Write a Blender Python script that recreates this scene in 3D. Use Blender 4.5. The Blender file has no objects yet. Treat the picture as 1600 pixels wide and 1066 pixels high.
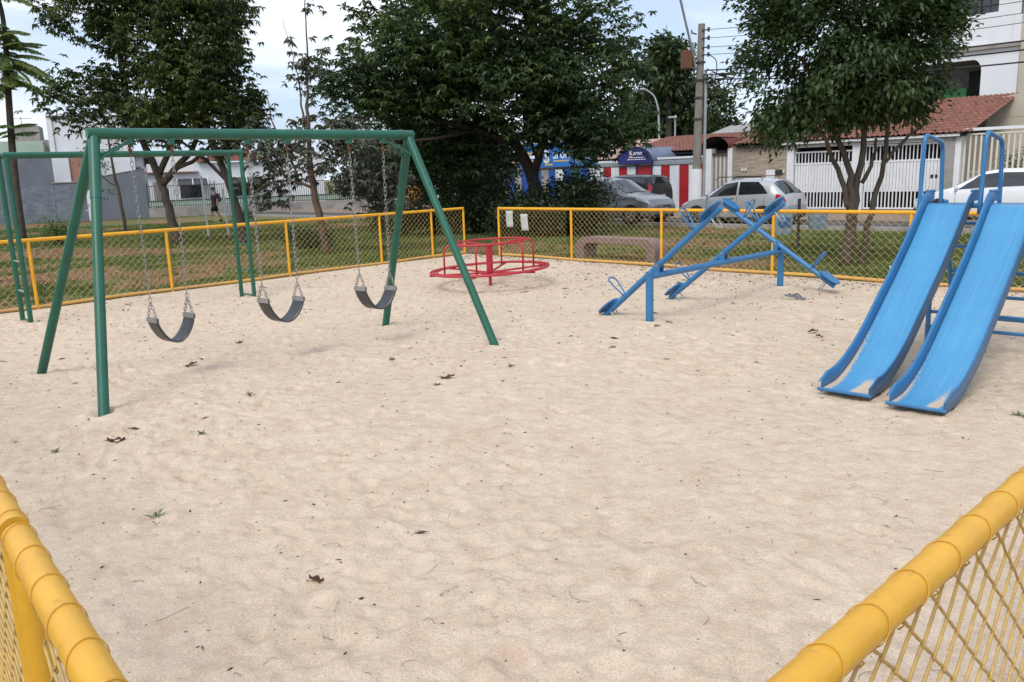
import bpy, math, random
import numpy as np
from mathutils import Vector, Matrix

random.seed(7)
rng = np.random.default_rng(7)
sc = bpy.context.scene
COL = sc.collection

# ------------------------------------------------------------------ camera
CAM_H, PITCH, ROLL = 1.66, 0.2005, -0.034
cam = bpy.data.cameras.new('camera')
cam.sensor_width = 36.0
cam.lens = 36.0 * 1285.0 / 1600.0
cam.clip_start = 0.05
cam.clip_end = 3000.0
camo = bpy.data.objects.new('camera', cam)
COL.objects.link(camo)
_X = Vector((1, 0, 0)); _U = Vector((0, math.sin(PITCH), math.cos(PITCH))); _F = Vector((0, math.cos(PITCH), -math.sin(PITCH)))
_c, _s = math.cos(ROLL), math.sin(ROLL)
_r = _X * _c + _U * _s; _u = _X * -_s + _U * _c; _b = -_F
_m = Matrix(((_r.x, _u.x, _b.x, 0), (_r.y, _u.y, _b.y, 0), (_r.z, _u.z, _b.z, CAM_H), (0, 0, 0, 1)))
camo.matrix_world = _m
sc.camera = camo

# ------------------------------------------------------------------ light
SUN_EL, SUN_AZ = math.radians(52), math.radians(205)     # azimuth measured clockwise from +Y
wld = bpy.data.worlds.new('World'); sc.world = wld; wld.use_nodes = True
nt = wld.node_tree; nt.nodes.clear()
def N(t, typ, **kw):
    n = t.nodes.new(typ)
    for k, v in kw.items():
        setattr(n, k, v)
    return n
out = N(nt, 'ShaderNodeOutputWorld'); bg = N(nt, 'ShaderNodeBackground')
sky = N(nt, 'ShaderNodeTexSky', sky_type='NISHITA', sun_disc=False)
sky.sun_elevation = SUN_EL; sky.sun_rotation = SUN_AZ; sky.air_density = 1.0; sky.dust_density = 1.6; sky.ozone_density = 1.0
tc = N(nt, 'ShaderNodeTexCoord')
mp = N(nt, 'ShaderNodeMapping'); mp.inputs['Scale'].default_value = (1.0, 1.0, 3.2); mp.inputs['Location'].default_value = (0.35, 0.2, 0.1)
nz = N(nt, 'ShaderNodeTexNoise'); nz.inputs['Scale'].default_value = 2.1; nz.inputs['Detail'].default_value = 9; nz.inputs['Roughness'].default_value = 0.52; nz.inputs['Distortion'].default_value = 0.5
rp = N(nt, 'ShaderNodeValToRGB'); rp.color_ramp.elements[0].position = 0.40; rp.color_ramp.elements[1].position = 0.60
nz2 = N(nt, 'ShaderNodeTexNoise'); nz2.inputs['Scale'].default_value = 3.7; nz2.inputs['Detail'].default_value = 8
rp2 = N(nt, 'ShaderNodeValToRGB')
rp2.color_ramp.elements[0].position = 0.32; rp2.color_ramp.elements[0].color = (6.2, 7.2, 8.9, 1)
rp2.color_ramp.elements[1].position = 0.66; rp2.color_ramp.elements[1].color = (10.2, 10.3, 10.5, 1)
veil = N(nt, 'ShaderNodeMixRGB', blend_type='MIX'); veil.inputs['Fac'].default_value = 0.62; veil.inputs['Color2'].default_value = (6.0, 7.4, 9.5, 1)
mx = N(nt, 'ShaderNodeMixRGB', blend_type='MIX')
lk = nt.links.new
lk(tc.outputs['Generated'], mp.inputs['Vector']); lk(mp.outputs['Vector'], nz.inputs['Vector']); lk(mp.outputs['Vector'], nz2.inputs['Vector'])
lk(nz.outputs['Fac'], rp.inputs['Fac']); lk(nz2.outputs['Fac'], rp2.inputs['Fac'])
lk(sky.outputs['Color'], veil.inputs['Color1'])
lk(rp.outputs['Color'], mx.inputs['Fac']); lk(veil.outputs['Color'], mx.inputs['Color1']); lk(rp2.outputs['Color'], mx.inputs['Color2'])
lk(mx.outputs['Color'], bg.inputs['Color']); bg.inputs['Strength'].default_value = 0.115
lk(bg.outputs['Background'], out.inputs['Surface'])
sun = bpy.data.lights.new('sun', 'SUN'); sun.energy = 2.1; sun.angle = math.radians(26); sun.color = (1.0, 0.965, 0.91)
suno = bpy.data.objects.new('sun', sun); COL.objects.link(suno)
_d = Vector((math.sin(SUN_AZ) * math.cos(SUN_EL), math.cos(SUN_AZ) * math.cos(SUN_EL), math.sin(SUN_EL)))
suno.rotation_euler = _d.to_track_quat('Z', 'Y').to_euler()
sc.view_settings.view_transform = 'Standard'; sc.view_settings.look = 'None'
sc.view_settings.exposure = 0.15; sc.view_settings.gamma = 1.0; sc.view_settings.use_curve_mapping = False
sc.render.engine = 'CYCLES'
sc.cycles.max_bounces = 6; sc.cycles.diffuse_bounces = 3; sc.cycles.glossy_bounces = 3
sc.cycles.transmission_bounces = 4; sc.cycles.transparent_max_bounces = 6
sc.cycles.use_denoising = True

# ------------------------------------------------------------------ materials
def pmat(name, col, col2=None, scale=6.0, rough=0.5, metal=0.0, bump=0.0, bscale=40.0, spec=0.5, lo=0.35, hi=0.65, stretch=None, col3=None, scale3=30.0, lo3=0.62, hi3=0.68, rvar=0.0, transl=0.0):
    m = bpy.data.materials.new(name); m.use_nodes = True
    t = m.node_tree; b = t.nodes['Principled BSDF']
    b.inputs['Roughness'].default_value = rough; b.inputs['Metallic'].default_value = metal
    b.inputs['Specular IOR Level'].default_value = spec
    c = N(t, 'ShaderNodeTexCoord'); vec = c.outputs['Object']
    if stretch:
        mpn = N(t, 'ShaderNodeMapping'); mpn.inputs['Scale'].default_value = stretch
        t.links.new(vec, mpn.inputs['Vector']); vec = mpn.outputs['Vector']
    if col2 is None:
        col2 = tuple(x * 0.8 for x in col)
    n = N(t, 'ShaderNodeTexNoise'); n.inputs['Scale'].default_value = scale; n.inputs['Detail'].default_value = 7; n.inputs['Roughness'].default_value = 0.6
    t.links.new(vec, n.inputs['Vector'])
    r = N(t, 'ShaderNodeValToRGB'); r.color_ramp.elements[0].position = lo; r.color_ramp.elements[1].position = hi
    r.color_ramp.elements[0].color = (*col2, 1); r.color_ramp.elements[1].color = (*col, 1)
    t.links.new(n.outputs['Fac'], r.inputs['Fac']); co = r.outputs['Color']
    if col3 is not None:
        n3 = N(t, 'ShaderNodeTexNoise'); n3.inputs['Scale'].default_value = scale3; n3.inputs['Detail'].default_value = 8; n3.inputs['Roughness'].default_value = 0.68
        t.links.new(vec, n3.inputs['Vector'])
        r3 = N(t, 'ShaderNodeValToRGB'); r3.color_ramp.elements[0].position = lo3; r3.color_ramp.elements[1].position = hi3
        t.links.new(n3.outputs['Fac'], r3.inputs['Fac'])
        mm = N(t, 'ShaderNodeMixRGB'); mm.inputs['Color2'].default_value = (*col3, 1)
        t.links.new(r3.outputs['Color'], mm.inputs['Fac']); t.links.new(co, mm.inputs['Color1']); co = mm.outputs['Color']
    t.links.new(co, b.inputs['Base Color'])
    if rvar:
        mr = N(t, 'ShaderNodeMapRange'); mr.inputs['To Min'].default_value = max(0.03, rough - rvar); mr.inputs['To Max'].default_value = min(1, rough + rvar)
        t.links.new(n.outputs['Fac'], mr.inputs['Value']); t.links.new(mr.outputs['Result'], b.inputs['Roughness'])
    if bump:
        nb = N(t, 'ShaderNodeTexNoise'); nb.inputs['Scale'].default_value = bscale; nb.inputs['Detail'].default_value = 6
        t.links.new(vec, nb.inputs['Vector'])
        bp = N(t, 'ShaderNodeBump'); bp.inputs['Strength'].default_value = bump; bp.inputs['Distance'].default_value = 0.02
        t.links.new(nb.outputs['Fac'], bp.inputs['Height']); t.links.new(bp.outputs['Normal'], b.inputs['Normal'])
    return m

def leafmat(name, cols, transl=0.25, rough=0.5, spec=0.35):
    """foliage: face attribute rnd picks the leaf's own green"""
    m = bpy.data.materials.new(name); m.use_nodes = True
    t = m.node_tree; b = t.nodes['Principled BSDF']; o = t.nodes['Material Output']
    a = N(t, 'ShaderNodeAttribute', attribute_name='rnd')
    r = N(t, 'ShaderNodeValToRGB'); el = r.color_ramp.elements
    while len(el) < len(cols): el.new(0.5)
    for i, (p, c) in enumerate(cols):
        el[i].position = p; el[i].color = (*c, 1)
    t.links.new(a.outputs['Fac'], r.inputs['Fac']); t.links.new(r.outputs['Color'], b.inputs['Base Color'])
    b.inputs['Roughness'].default_value = rough; b.inputs['Specular IOR Level'].default_value = spec
    tr = N(t, 'ShaderNodeBsdfTranslucent'); hs = N(t, 'ShaderNodeHueSaturation'); hs.inputs['Value'].default_value = 1.3; hs.inputs['Saturation'].default_value = 1.1
    t.links.new(r.outputs['Color'], hs.inputs['Color']); t.links.new(hs.outputs['Color'], tr.inputs['Color'])
    ms = N(t, 'ShaderNodeMixShader'); ms.inputs['Fac'].default_value = transl
    t.links.new(b.outputs['BSDF'], ms.inputs[1]); t.links.new(tr.outputs['BSDF'], ms.inputs[2]); t.links.new(ms.outputs['Shader'], o.inputs['Surface'])
    return m

M = {}
M['green'] = pmat('green_paint', (0.014, 0.118, 0.076), (0.012, 0.090, 0.055), 5, 0.42, bump=0.05, bscale=90, col3=(0.10, 0.26, 0.20), scale3=26, lo3=0.66, hi3=0.74, rvar=0.12)
M['yellow'] = pmat('yellow_paint', (0.80, 0.395, 0.016), (0.70, 0.33, 0.014), 7, 0.46, bump=0.05, bscale=70, col3=(0.42, 0.23, 0.06), scale3=38, lo3=0.70, hi3=0.76, rvar=0.1)
M['yellow_low'] = pmat('dusty_yellow_paint', (0.66, 0.37, 0.07), (0.50, 0.30, 0.12), 5, 0.7, bump=0.1, bscale=60, col3=(0.36, 0.22, 0.12), scale3=9, lo3=0.58, hi3=0.68)
M['yellow_near'] = pmat('yellow_paint_near', (0.70, 0.375, 0.030), (0.62, 0.315, 0.024), 6, 0.42, bump=0.12, bscale=45, col3=(0.40, 0.21, 0.045), scale3=22, lo3=0.60, hi3=0.74, rvar=0.1)
M['wire'] = pmat('painted_wire', (0.58, 0.37, 0.09), (0.42, 0.27, 0.10), 30, 0.6, metal=0.0)
M['wire_far'] = pmat('painted_wire_dusty', (0.66, 0.49, 0.18), (0.52, 0.38, 0.15), 30, 0.6)
M['tie'] = pmat('tie_wire', (0.64, 0.34, 0.028), (0.50, 0.26, 0.03), 40, 0.6)
M['blue'] = pmat('shaded_blue_paint', (0.038, 0.180, 0.39), (0.032, 0.150, 0.33), 6, 0.42, bump=0.05, bscale=80, col3=(0.16, 0.32, 0.47), scale3=30, lo3=0.66, hi3=0.74, rvar=0.1)  # slide paint darkened: shade on walls and tubes put into the colour
M['blue_old'] = pmat('weathered_blue_plastic', (0.22, 0.37, 0.46), (0.28, 0.38, 0.44), 9, 0.6, bump=0.1, col3=(0.50, 0.54, 0.56), scale3=7, lo3=0.50, hi3=0.64)
M['red'] = pmat('red_paint', (0.47, 0.022, 0.034), (0.36, 0.018, 0.028), 7, 0.42, bump=0.05, bscale=80, col3=(0.48, 0.12, 0.12), scale3=25, lo3=0.66, hi3=0.76, rvar=0.1)
M['rubber'] = pmat('swing_rubber', (0.040, 0.045, 0.054), (0.052, 0.050, 0.050), 9, 0.36, bump=0.1, bscale=120, rvar=0.1)
M['rubber_dusty'] = pmat('swing_rubber_dusty', (0.055, 0.046, 0.040), (0.035, 0.032, 0.03), 9, 0.7, bump=0.1, bscale=120)
M['steel'] = pmat('galvanised_steel', (0.42, 0.41, 0.39), (0.27, 0.26, 0.25), 40, 0.45, metal=0.8)
M['rust'] = pmat('rusty_steel', (0.20, 0.075, 0.035), (0.12, 0.05, 0.03), 30, 0.8, metal=0.2, bump=0.2)
M['plate'] = pmat('worn_plate', (0.38, 0.36, 0.34), (0.26, 0.25, 0.24), 30, 0.6, metal=0.4)
M['concrete'] = pmat('concrete', (0.36, 0.34, 0.32), (0.25, 0.24, 0.22), 3, 0.9, bump=0.3, bscale=40, col3=(0.16, 0.15, 0.14), scale3=6, lo3=0.58, hi3=0.72)
M['mauve'] = pmat('mauve_painted_concrete', (0.27, 0.175, 0.165), (0.20, 0.13, 0.125), 6, 0.85, bump=0.3, bscale=50, col3=(0.34, 0.26, 0.23), scale3=14, lo3=0.58, hi3=0.7)
M['asphalt'] = pmat('asphalt', (0.075, 0.075, 0.077), (0.055, 0.055, 0.056), 2, 0.9, bump=0.3, bscale=90)
M['paving'] = pmat('brown_paving', (0.26, 0.185, 0.14), (0.20, 0.145, 0.11), 1.2, 0.9, bump=0.3, bscale=50, col3=(0.16, 0.12, 0.10), scale3=4, lo3=0.55, hi3=0.7)
M['white_paint'] = pmat('white_paint', (0.78, 0.79, 0.80), (0.70, 0.71, 0.72), 2, 0.55, col3=(0.55, 0.55, 0.55), scale3=5, lo3=0.64, hi3=0.78)
M['white_wall'] = pmat('white_render', (0.76, 0.77, 0.79), (0.68, 0.69, 0.71), 0.7, 0.9, bump=0.15, bscale=30, col3=(0.45, 0.43, 0.41), scale3=3.0, lo3=0.64, hi3=0.80, stretch=(1, 1, 0.25))
M['grey_wall'] = pmat('blue_grey_render', (0.165, 0.185, 0.215), (0.135, 0.150, 0.175), 0.8, 0.92, bump=0.25, bscale=18)
M['grey_rough'] = pmat('rough_blue_grey_render', (0.20, 0.225, 0.26), (0.125, 0.145, 0.17), 2.5, 0.95, bump=1.0, bscale=9, stretch=(1, 1, 1.6))
M['mint'] = pmat('mint_render', (0.43, 0.53, 0.44), (0.36, 0.45, 0.37), 1, 0.9, bump=0.1)
M['beige_wall'] = pmat('beige_render', (0.52, 0.46, 0.37), (0.44, 0.39, 0.31), 0.8, 0.9, bump=0.15, bscale=20, col3=(0.34, 0.29, 0.24), scale3=3, lo3=0.6, hi3=0.75)
M['grime_wall'] = pmat('stained_render', (0.36, 0.33, 0.30), (0.22, 0.20, 0.19), 1.4, 0.95, bump=0.2)
M['terracotta'] = pmat('terracotta_render', (0.42, 0.215, 0.155), (0.35, 0.18, 0.13), 1.2, 0.9, bump=0.2, col3=(0.18, 0.12, 0.10), scale3=3.5, lo3=0.62, hi3=0.74)
M['tile'] = pmat('clay_roof_tile', (0.29, 0.118, 0.080), (0.165, 0.070, 0.050), 3.2, 0.9, bump=0.3, bscale=30, col3=(0.10, 0.065, 0.055), scale3=5, lo3=0.52, hi3=0.68)
M['tile_dark'] = pmat('dark_clay_roof_tile', (0.30, 0.115, 0.075), (0.17, 0.07, 0.05), 4, 0.9, bump=0.3, bscale=30, col3=(0.075, 0.05, 0.045), scale3=6, lo3=0.5, hi3=0.66)
M['tile_pale'] = pmat('weathered_pale_roof_tile', (0.48, 0.35, 0.28), (0.36, 0.25, 0.20), 3, 0.9, bump=0.3, bscale=30)
M['red_tile'] = pmat('red_glazed_tile', (0.20, 0.024, 0.026), (0.14, 0.018, 0.02), 5, 0.5)
M['fibre'] = pmat('fibre_cement_sheet', (0.34, 0.33, 0.32), (0.24, 0.23, 0.23), 1.5, 0.9)
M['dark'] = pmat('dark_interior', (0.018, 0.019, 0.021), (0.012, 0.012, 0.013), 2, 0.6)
M['darkgrey'] = pmat('dark_grey_metal', (0.05, 0.052, 0.055), (0.035, 0.036, 0.038), 5, 0.5)
M['stone'] = pmat('thin_stone_cladding', (0.47, 0.385, 0.295), (0.31, 0.255, 0.20), 1.0, 0.9, bump=0.6, bscale=3.0, stretch=(3, 3, 26), lo=0.3, hi=0.7, col3=(0.40, 0.37, 0.33), scale3=2.0, lo3=0.5, hi3=0.7)
M['cream'] = pmat('cream_paint', (0.70, 0.66, 0.56), (0.60, 0.56, 0.47), 3, 0.55)
M['sign_blue'] = pmat('blue_banner', (0.020, 0.145, 0.47), (0.016, 0.12, 0.40), 2, 0.45)
M['navy'] = pmat('navy_canvas', (0.022, 0.022, 0.16), (0.018, 0.018, 0.12), 3, 0.6)
M['canvas'] = pmat('grey_blue_canvas', (0.155, 0.185, 0.27), (0.115, 0.135, 0.20), 1.4, 0.65)
M['panel_red'] = pmat('red_sheet', (0.40, 0.014, 0.020), (0.32, 0.012, 0.018), 2, 0.5)
M['panel_white'] = pmat('white_sheet', (0.66, 0.70, 0.72), (0.56, 0.60, 0.63), 2, 0.5)
M['panel_blue'] = pmat('blue_sheet', (0.018, 0.085, 0.33), (0.016, 0.07, 0.27), 2, 0.5)
M['panel_green'] = pmat('green_sheet', (0.02, 0.16, 0.05), (0.02, 0.12, 0.04), 2, 0.5)
M['print_white'] = pmat('white_lettering', (0.75, 0.76, 0.78), (0.70, 0.71, 0.73), 3, 0.6)
M['print_yellow'] = pmat('ochre_lettering', (0.55, 0.42, 0.13), (0.48, 0.36, 0.11), 3, 0.6)
M['glass'] = pmat('dark_window_glass', (0.022, 0.026, 0.030), (0.016, 0.019, 0.022), 2, 0.06, spec=0.8)
M['glass_tint'] = pmat('tinted_car_glass', (0.020, 0.024, 0.026), (0.015, 0.017, 0.019), 2, 0.04, spec=1.0)
M['tyre'] = pmat('tyre', (0.020, 0.020, 0.021), (0.014, 0.014, 0.014), 9, 0.8)
M['rim'] = pmat('alloy_rim', (0.42, 0.43, 0.44), (0.34, 0.35, 0.36), 9, 0.35, metal=0.8)
M['car_silver'] = pmat('silver_car_paint', (0.50, 0.51, 0.52), (0.47, 0.48, 0.49), 2, 0.28, metal=0.35)
M['car_white'] = pmat('white_car_paint', (0.78, 0.79, 0.80), (0.75, 0.76, 0.77), 2, 0.25)
M['car_grey'] = pmat('graphite_car_paint', (0.29, 0.29, 0.295), (0.26, 0.26, 0.265), 2, 0.24, metal=0.4)
M['car_black'] = pmat('black_car_paint', (0.022, 0.023, 0.027), (0.018, 0.019, 0.022), 2, 0.22)
M['black_plastic'] = pmat('black_plastic', (0.025, 0.025, 0.027), (0.02, 0.02, 0.02), 8, 0.6)
M['lamp_red'] = pmat('tail_lamp_red', (0.38, 0.018, 0.03), (0.30, 0.015, 0.025), 9, 0.2)
M['lamp_clear'] = pmat('head_lamp_clear', (0.62, 0.64, 0.66), (0.45, 0.47, 0.5), 20, 0.12)
M['chrome'] = pmat('chrome', (0.72, 0.72, 0.73), (0.65, 0.65, 0.66), 9, 0.14, metal=1.0)
M['numplate'] = pmat('number_plate', (0.55, 0.56, 0.56), (0.48, 0.49, 0.49), 20, 0.5)
M['pole'] = pmat('utility_pole_concrete', (0.27, 0.24, 0.205), (0.18, 0.158, 0.132), 2.5, 0.95, bump=0.3, bscale=25, stretch=(3, 3, 0.5), col3=(0.14, 0.115, 0.095), scale3=4, lo3=0.58, hi3=0.7)
M['lamp_post'] = pmat('grey_lamp_post', (0.40, 0.42, 0.43), (0.33, 0.35, 0.36), 4, 0.5, metal=0.4)
M['cable'] = pmat('black_cable', (0.022, 0.022, 0.024), (0.018, 0.018, 0.02), 4, 0.7)
M['bark'] = pmat('bark', (0.105, 0.080, 0.060), (0.055, 0.042, 0.033), 9, 0.95, bump=0.7, bscale=22, stretch=(1, 1, 0.35))
M['bark_dark'] = pmat('dark_bark', (0.060, 0.046, 0.036), (0.030, 0.024, 0.020), 9, 0.95, bump=0.7, bscale=22, stretch=(1, 1, 0.35))
M['bark_warm'] = pmat('reddish_bark', (0.150, 0.095, 0.062), (0.070, 0.046, 0.034), 8, 0.95, bump=0.7, bscale=20, stretch=(1, 1, 0.35))
M['skin'] = pmat('skin', (0.30, 0.17, 0.11), (0.26, 0.145, 0.095), 9, 0.6)
M['cloth_navy'] = pmat('navy_cotton', (0.018, 0.017, 0.034), (0.014, 0.014, 0.026), 9, 0.9)
M['cloth_black'] = pmat('black_cotton', (0.013, 0.013, 0.016), (0.01, 0.01, 0.012), 9, 0.9)
M['cloth_white'] = pmat('pale_cotton', (0.55, 0.56, 0.58), (0.48, 0.49, 0.5), 9, 0.9)
M['cloth_jean'] = pmat('denim', (0.045, 0.075, 0.16), (0.035, 0.06, 0.13), 9, 0.9)
M['bag'] = pmat('plum_nylon', (0.060, 0.030, 0.042), (0.045, 0.022, 0.03), 9, 0.7)
M['orange'] = pmat('rusty_orange_paint', (0.36, 0.135, 0.025), (0.22, 0.08, 0.02), 3, 0.8, col3=(0.09, 0.045, 0.02), scale3=6, lo3=0.55, hi3=0.66)
M['paper'] = pmat('weathered_sheet', (0.50, 0.50, 0.48), (0.42, 0.42, 0.40), 6, 0.8)
M['dryleaf'] = pmat('dry_leaf', (0.120, 0.042, 0.022), (0.060, 0.022, 0.014), 30, 0.8)
M['litter'] = pmat('sand_litter', (0.080, 0.058, 0.042), (0.042, 0.034, 0.028), 6, 0.9)
M['twig'] = pmat('dry_twig', (0.22, 0.165, 0.12), (0.13, 0.10, 0.075), 6, 0.9)
M['flop'] = pmat('grey_rubber', (0.17, 0.19, 0.205), (0.12, 0.13, 0.145), 30, 0.7)
M['brick_orange'] = pmat('orange_brick', (0.40, 0.215, 0.13), (0.30, 0.155, 0.10), 5, 0.9, bump=0.3)
M['foam_white'] = pmat('white_foam', (0.70, 0.69, 0.67), (0.6, 0.6, 0.58), 5, 0.8)

# ------------------------------------------------------------------ mesh helpers
class MB:
    def __init__(s):
        s.v = []; s.f = []
    def add(s, vs, fs):
        o = len(s.v); s.v += [tuple(map(float, p)) for p in vs]; s.f += [tuple(i + o for i in f) for f in fs]
        return s
    def hexa(s, p):                      # 8 corners: bottom 4 ccw, top 4 ccw
        return s.add(p, [(3, 2, 1, 0), (4, 5, 6, 7), (0, 1, 5, 4), (1, 2, 6, 5), (2, 3, 7, 6), (3, 0, 4, 7)])
    def box(s, x0, x1, y0, y1, z0, z1):
        return s.hexa([(x0, y0, z0), (x1, y0, z0), (x1, y1, z0), (x0, y1, z0), (x0, y0, z1), (x1, y0, z1), (x1, y1, z1), (x0, y1, z1)])
    def tube(s, pts, r, n=10, closed=False, caps=True, up=None):
        P = [Vector(p) for p in pts]; k = len(P)
        R = list(r) if hasattr(r, '__len__') else [r] * k
        vs, fs = [], []; prev = None
        for i in range(k):
            if closed: t = P[(i + 1) % k] - P[i - 1]
            else: t = P[min(i + 1, k - 1)] - P[max(i - 1, 0)]
            if t.length < 1e-9: t = Vector((0, 0, 1))
            t.normalize()
            if prev is None:
                a = Vector(up) if up else (Vector((0, 0, 1)) if abs(t.z) < 0.9 else Vector((1, 0, 0)))
                nrm = (a - t * a.dot(t)).normalized()
            else:
                nrm = prev - t * prev.dot(t)
                nrm = nrm.normalized() if nrm.length > 1e-6 else t.orthogonal().normalized()
            prev = nrm; bn = t.cross(nrm)
            for j in range(n):
                a = 2 * math.pi * j / n
                vs.append(P[i] + (nrm * math.cos(a) + bn * math.sin(a)) * R[i])
        for i in range(k if closed else k - 1):
            i2 = (i + 1) % k
            for j in range(n):
                j2 = (j + 1) % n
                fs.append((i * n + j, i * n + j2, i2 * n + j2, i2 * n + j))
        if caps and not closed:
            fs.append(tuple(range(n - 1, -1, -1))); fs.append(tuple((k - 1) * n + j for j in range(n)))
        return s.add(vs, fs)
    def prism(s, outline, d):            # planar outline (3d pts) swept by vector d
        d = Vector(d); n = len(outline); a = [Vector(p) for p in outline]; b = [p + d for p in a]
        return s.add(a + b, [tuple(range(n - 1, -1, -1)), tuple(range(n, 2 * n))] + [(i, (i + 1) % n, n + (i + 1) % n, n + i) for i in range(n)])
    def grid(s, P):                      # rows of points
        r, c = len(P), len(P[0])
        return s.add([p for row in P for p in row], [(i * c + j, i * c + j + 1, (i + 1) * c + j + 1, (i + 1) * c + j) for i in range(r - 1) for j in range(c - 1)])
    def build(s, name, mat, parent=None, smooth=False, bevel=0.0, angle=40):
        me = bpy.data.meshes.new(name)
        o = bpy.data.objects.new(name, me); COL.objects.link(o)
        off = Vector((0, 0, 0))
        if parent is not None:
            root = parent
            while root.parent: root = root.parent
            off = Vector(root.get('_base', (0, 0, 0))); o.parent = parent
        V = [(p[0] - off.x, p[1] - off.y, p[2] - off.z) for p in s.v]
        me.from_pydata(V, [], s.f); me.validate()
        me.materials.append(M[mat] if isinstance(mat, str) else mat)
        if smooth:
            me.shade_smooth()
            if angle < 180:
                try: me.set_sharp_from_angle(angle=math.radians(angle))
                except Exception: pass
        if bevel:
            bv = o.modifiers.new('bevel', 'BEVEL'); bv.width = bevel; bv.segments = 2; bv.limit_method = 'ANGLE'
        return o

def tag(o, label=None, cat=None, group=None, kind=None):
    if label: o['label'] = label
    if cat: o['category'] = cat
    if group: o['group'] = group
    if kind: o['kind'] = kind
    return o
def thing(name, loc, label, cat, group=None):
    o = bpy.data.objects.new(name, None); COL.objects.link(o)
    o.location = loc; o['_base'] = tuple(float(x) for x in loc); o.empty_display_size = 0.2
    return tag(o, label, cat, group)
def single(mb, name, mat, base, label, cat, group=None, **kw):
    """a thing that is one mesh, its origin at its base"""
    me_o = mb.build(name, mat, None, **kw)
    b = Vector(base)
    me_o.data.transform(Matrix.Translation(-b)); me_o.location = b
    return tag(me_o, label, cat, group)
def raw_mesh(name, V, F, mat, parent=None, attr=None, smooth=False):
    """numpy mesh; V (n,3) world, F (m,k)"""
    me = bpy.data.meshes.new(name)
    off = np.zeros(3)
    if parent is not None:
        root = parent
        while root.parent: root = root.parent
        off = np.array(root.get('_base', (0, 0, 0)))
    V = (V - off).astype(np.float32); k = F.shape[1]
    me.vertices.add(len(V)); me.vertices.foreach_set('co', V.ravel())
    me.loops.add(F.size); me.loops.foreach_set('vertex_index', F.astype(np.int32).ravel())
    me.polygons.add(len(F)); me.polygons.foreach_set('loop_start', np.arange(0, F.size, k, dtype=np.int32))
    me.polygons.foreach_set('loop_total', np.full(len(F), k, dtype=np.int32))
    me.update(calc_edges=True)
    if attr is not None:
        a = me.attributes.new('rnd', 'FLOAT', 'FACE'); a.data.foreach_set('value', attr.astype(np.float32))
    if smooth: me.polygons.foreach_set('use_smooth', np.ones(len(F), dtype=bool))
    me.materials.append(M[mat] if isinstance(mat, str) else mat)
    o = bpy.data.objects.new(name, me); COL.objects.link(o)
    if parent is not None: o.parent = parent
    return o
def arc(fn, a0, a1, n): return [fn(a0 + (a1 - a0) * i / n) for i in range(n + 1)]
def lerp(a, b, t): return a + (b - a) * t
def V3(*a): return Vector(a)
def smooth_path(pts, sub=6):             # catmull-rom
    P = [Vector(p) for p in pts]; P = [P[0] * 2 - P[1]] + P + [P[-1] * 2 - P[-2]]; o = []
    for i in range(1, len(P) - 2):
        for k in range(sub):
            t = k / sub; a, b, c, d = P[i - 1], P[i], P[i + 1], P[i + 2]
            o.append(0.5 * ((2 * b) + (c - a) * t + (2 * a - 5 * b + 4 * c - d) * t * t + (3 * b - a - 3 * c + d) * t ** 3))
    o.append(P[-2]); return o

_tab = np.random.default_rng(3).random((256, 256))
def vnoise(x, y):
    xi = np.floor(x).astype(int); yi = np.floor(y).astype(int); fx = x - xi; fy = y - yi
    fx = fx * fx * (3 - 2 * fx); fy = fy * fy * (3 - 2 * fy)
    a = _tab[xi & 255, yi & 255]; b = _tab[(xi + 1) & 255, yi & 255]; c = _tab[xi & 255, (yi + 1) & 255]; d = _tab[(xi + 1) & 255, (yi + 1) & 255]
    return (a * (1 - fx) + b * fx) * (1 - fy) + (c * (1 - fx) + d * fx) * fy
def fbm(x, y, o=4):
    s = 0; a = 0.5; t = 0
    for i in range(o):
        s = s + a * vnoise(x * 2 ** i + 17 * i, y * 2 ** i + 31 * i); t += a; a *= 0.5
    return s / t

# ------------------------------------------------------------------ the place: axes and terrain
K = np.array([-0.88, 17.85])                       # far corner of the playground
FE = np.array([0.684, -0.730])                     # along the back fence
E1 = np.array([0.703, -0.711]); E2 = np.array([0.711, 0.703])      # along the street / across it
EL = np.array([-0.684, -0.729])                    # along the left fence, towards the viewer
RO = np.array([-0.19, 17.1])
def RW(u, v, z): p = RO + E1 * u + E2 * v; return (p[0], p[1], z)
LA = np.array([-29.0, 47.0]); LD = np.array([16.4, 7.0]); LD = LD / np.linalg.norm(LD); LN = np.array([-LD[1], LD[0]])
def LW(p, q, z): a = LA + LD * p + LN * q; return (a[0], a[1], z)
def sstep(t): t = np.clip(t, 0, 1); return t * t * (3 - 2 * t)
def gz(x, y):
    """ground height outside the sand"""
    x = np.asarray(x, float); y = np.asarray(y, float)
    v = (x - RO[0]) * E2[0] + (y - RO[1]) * E2[1]
    w = (x - K[0]) * -0.729 + (y - K[1]) * 0.684     # distance beyond the left fence
    d = np.maximum(v, w)
    lump = (fbm(x * 0.5 + 9, y * 0.5 + 4, 3) - 0.5) * 0.10 * sstep((d - 0.5) / 3) * sstep((70 - d) / 30) * (1 - sstep((v - 10.0) / 1.2))
    return -0.03 - 0.22 * sstep((d - 1.0) / 10.5) + lump - 0.22 * sstep(-d / 0.4)

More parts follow.
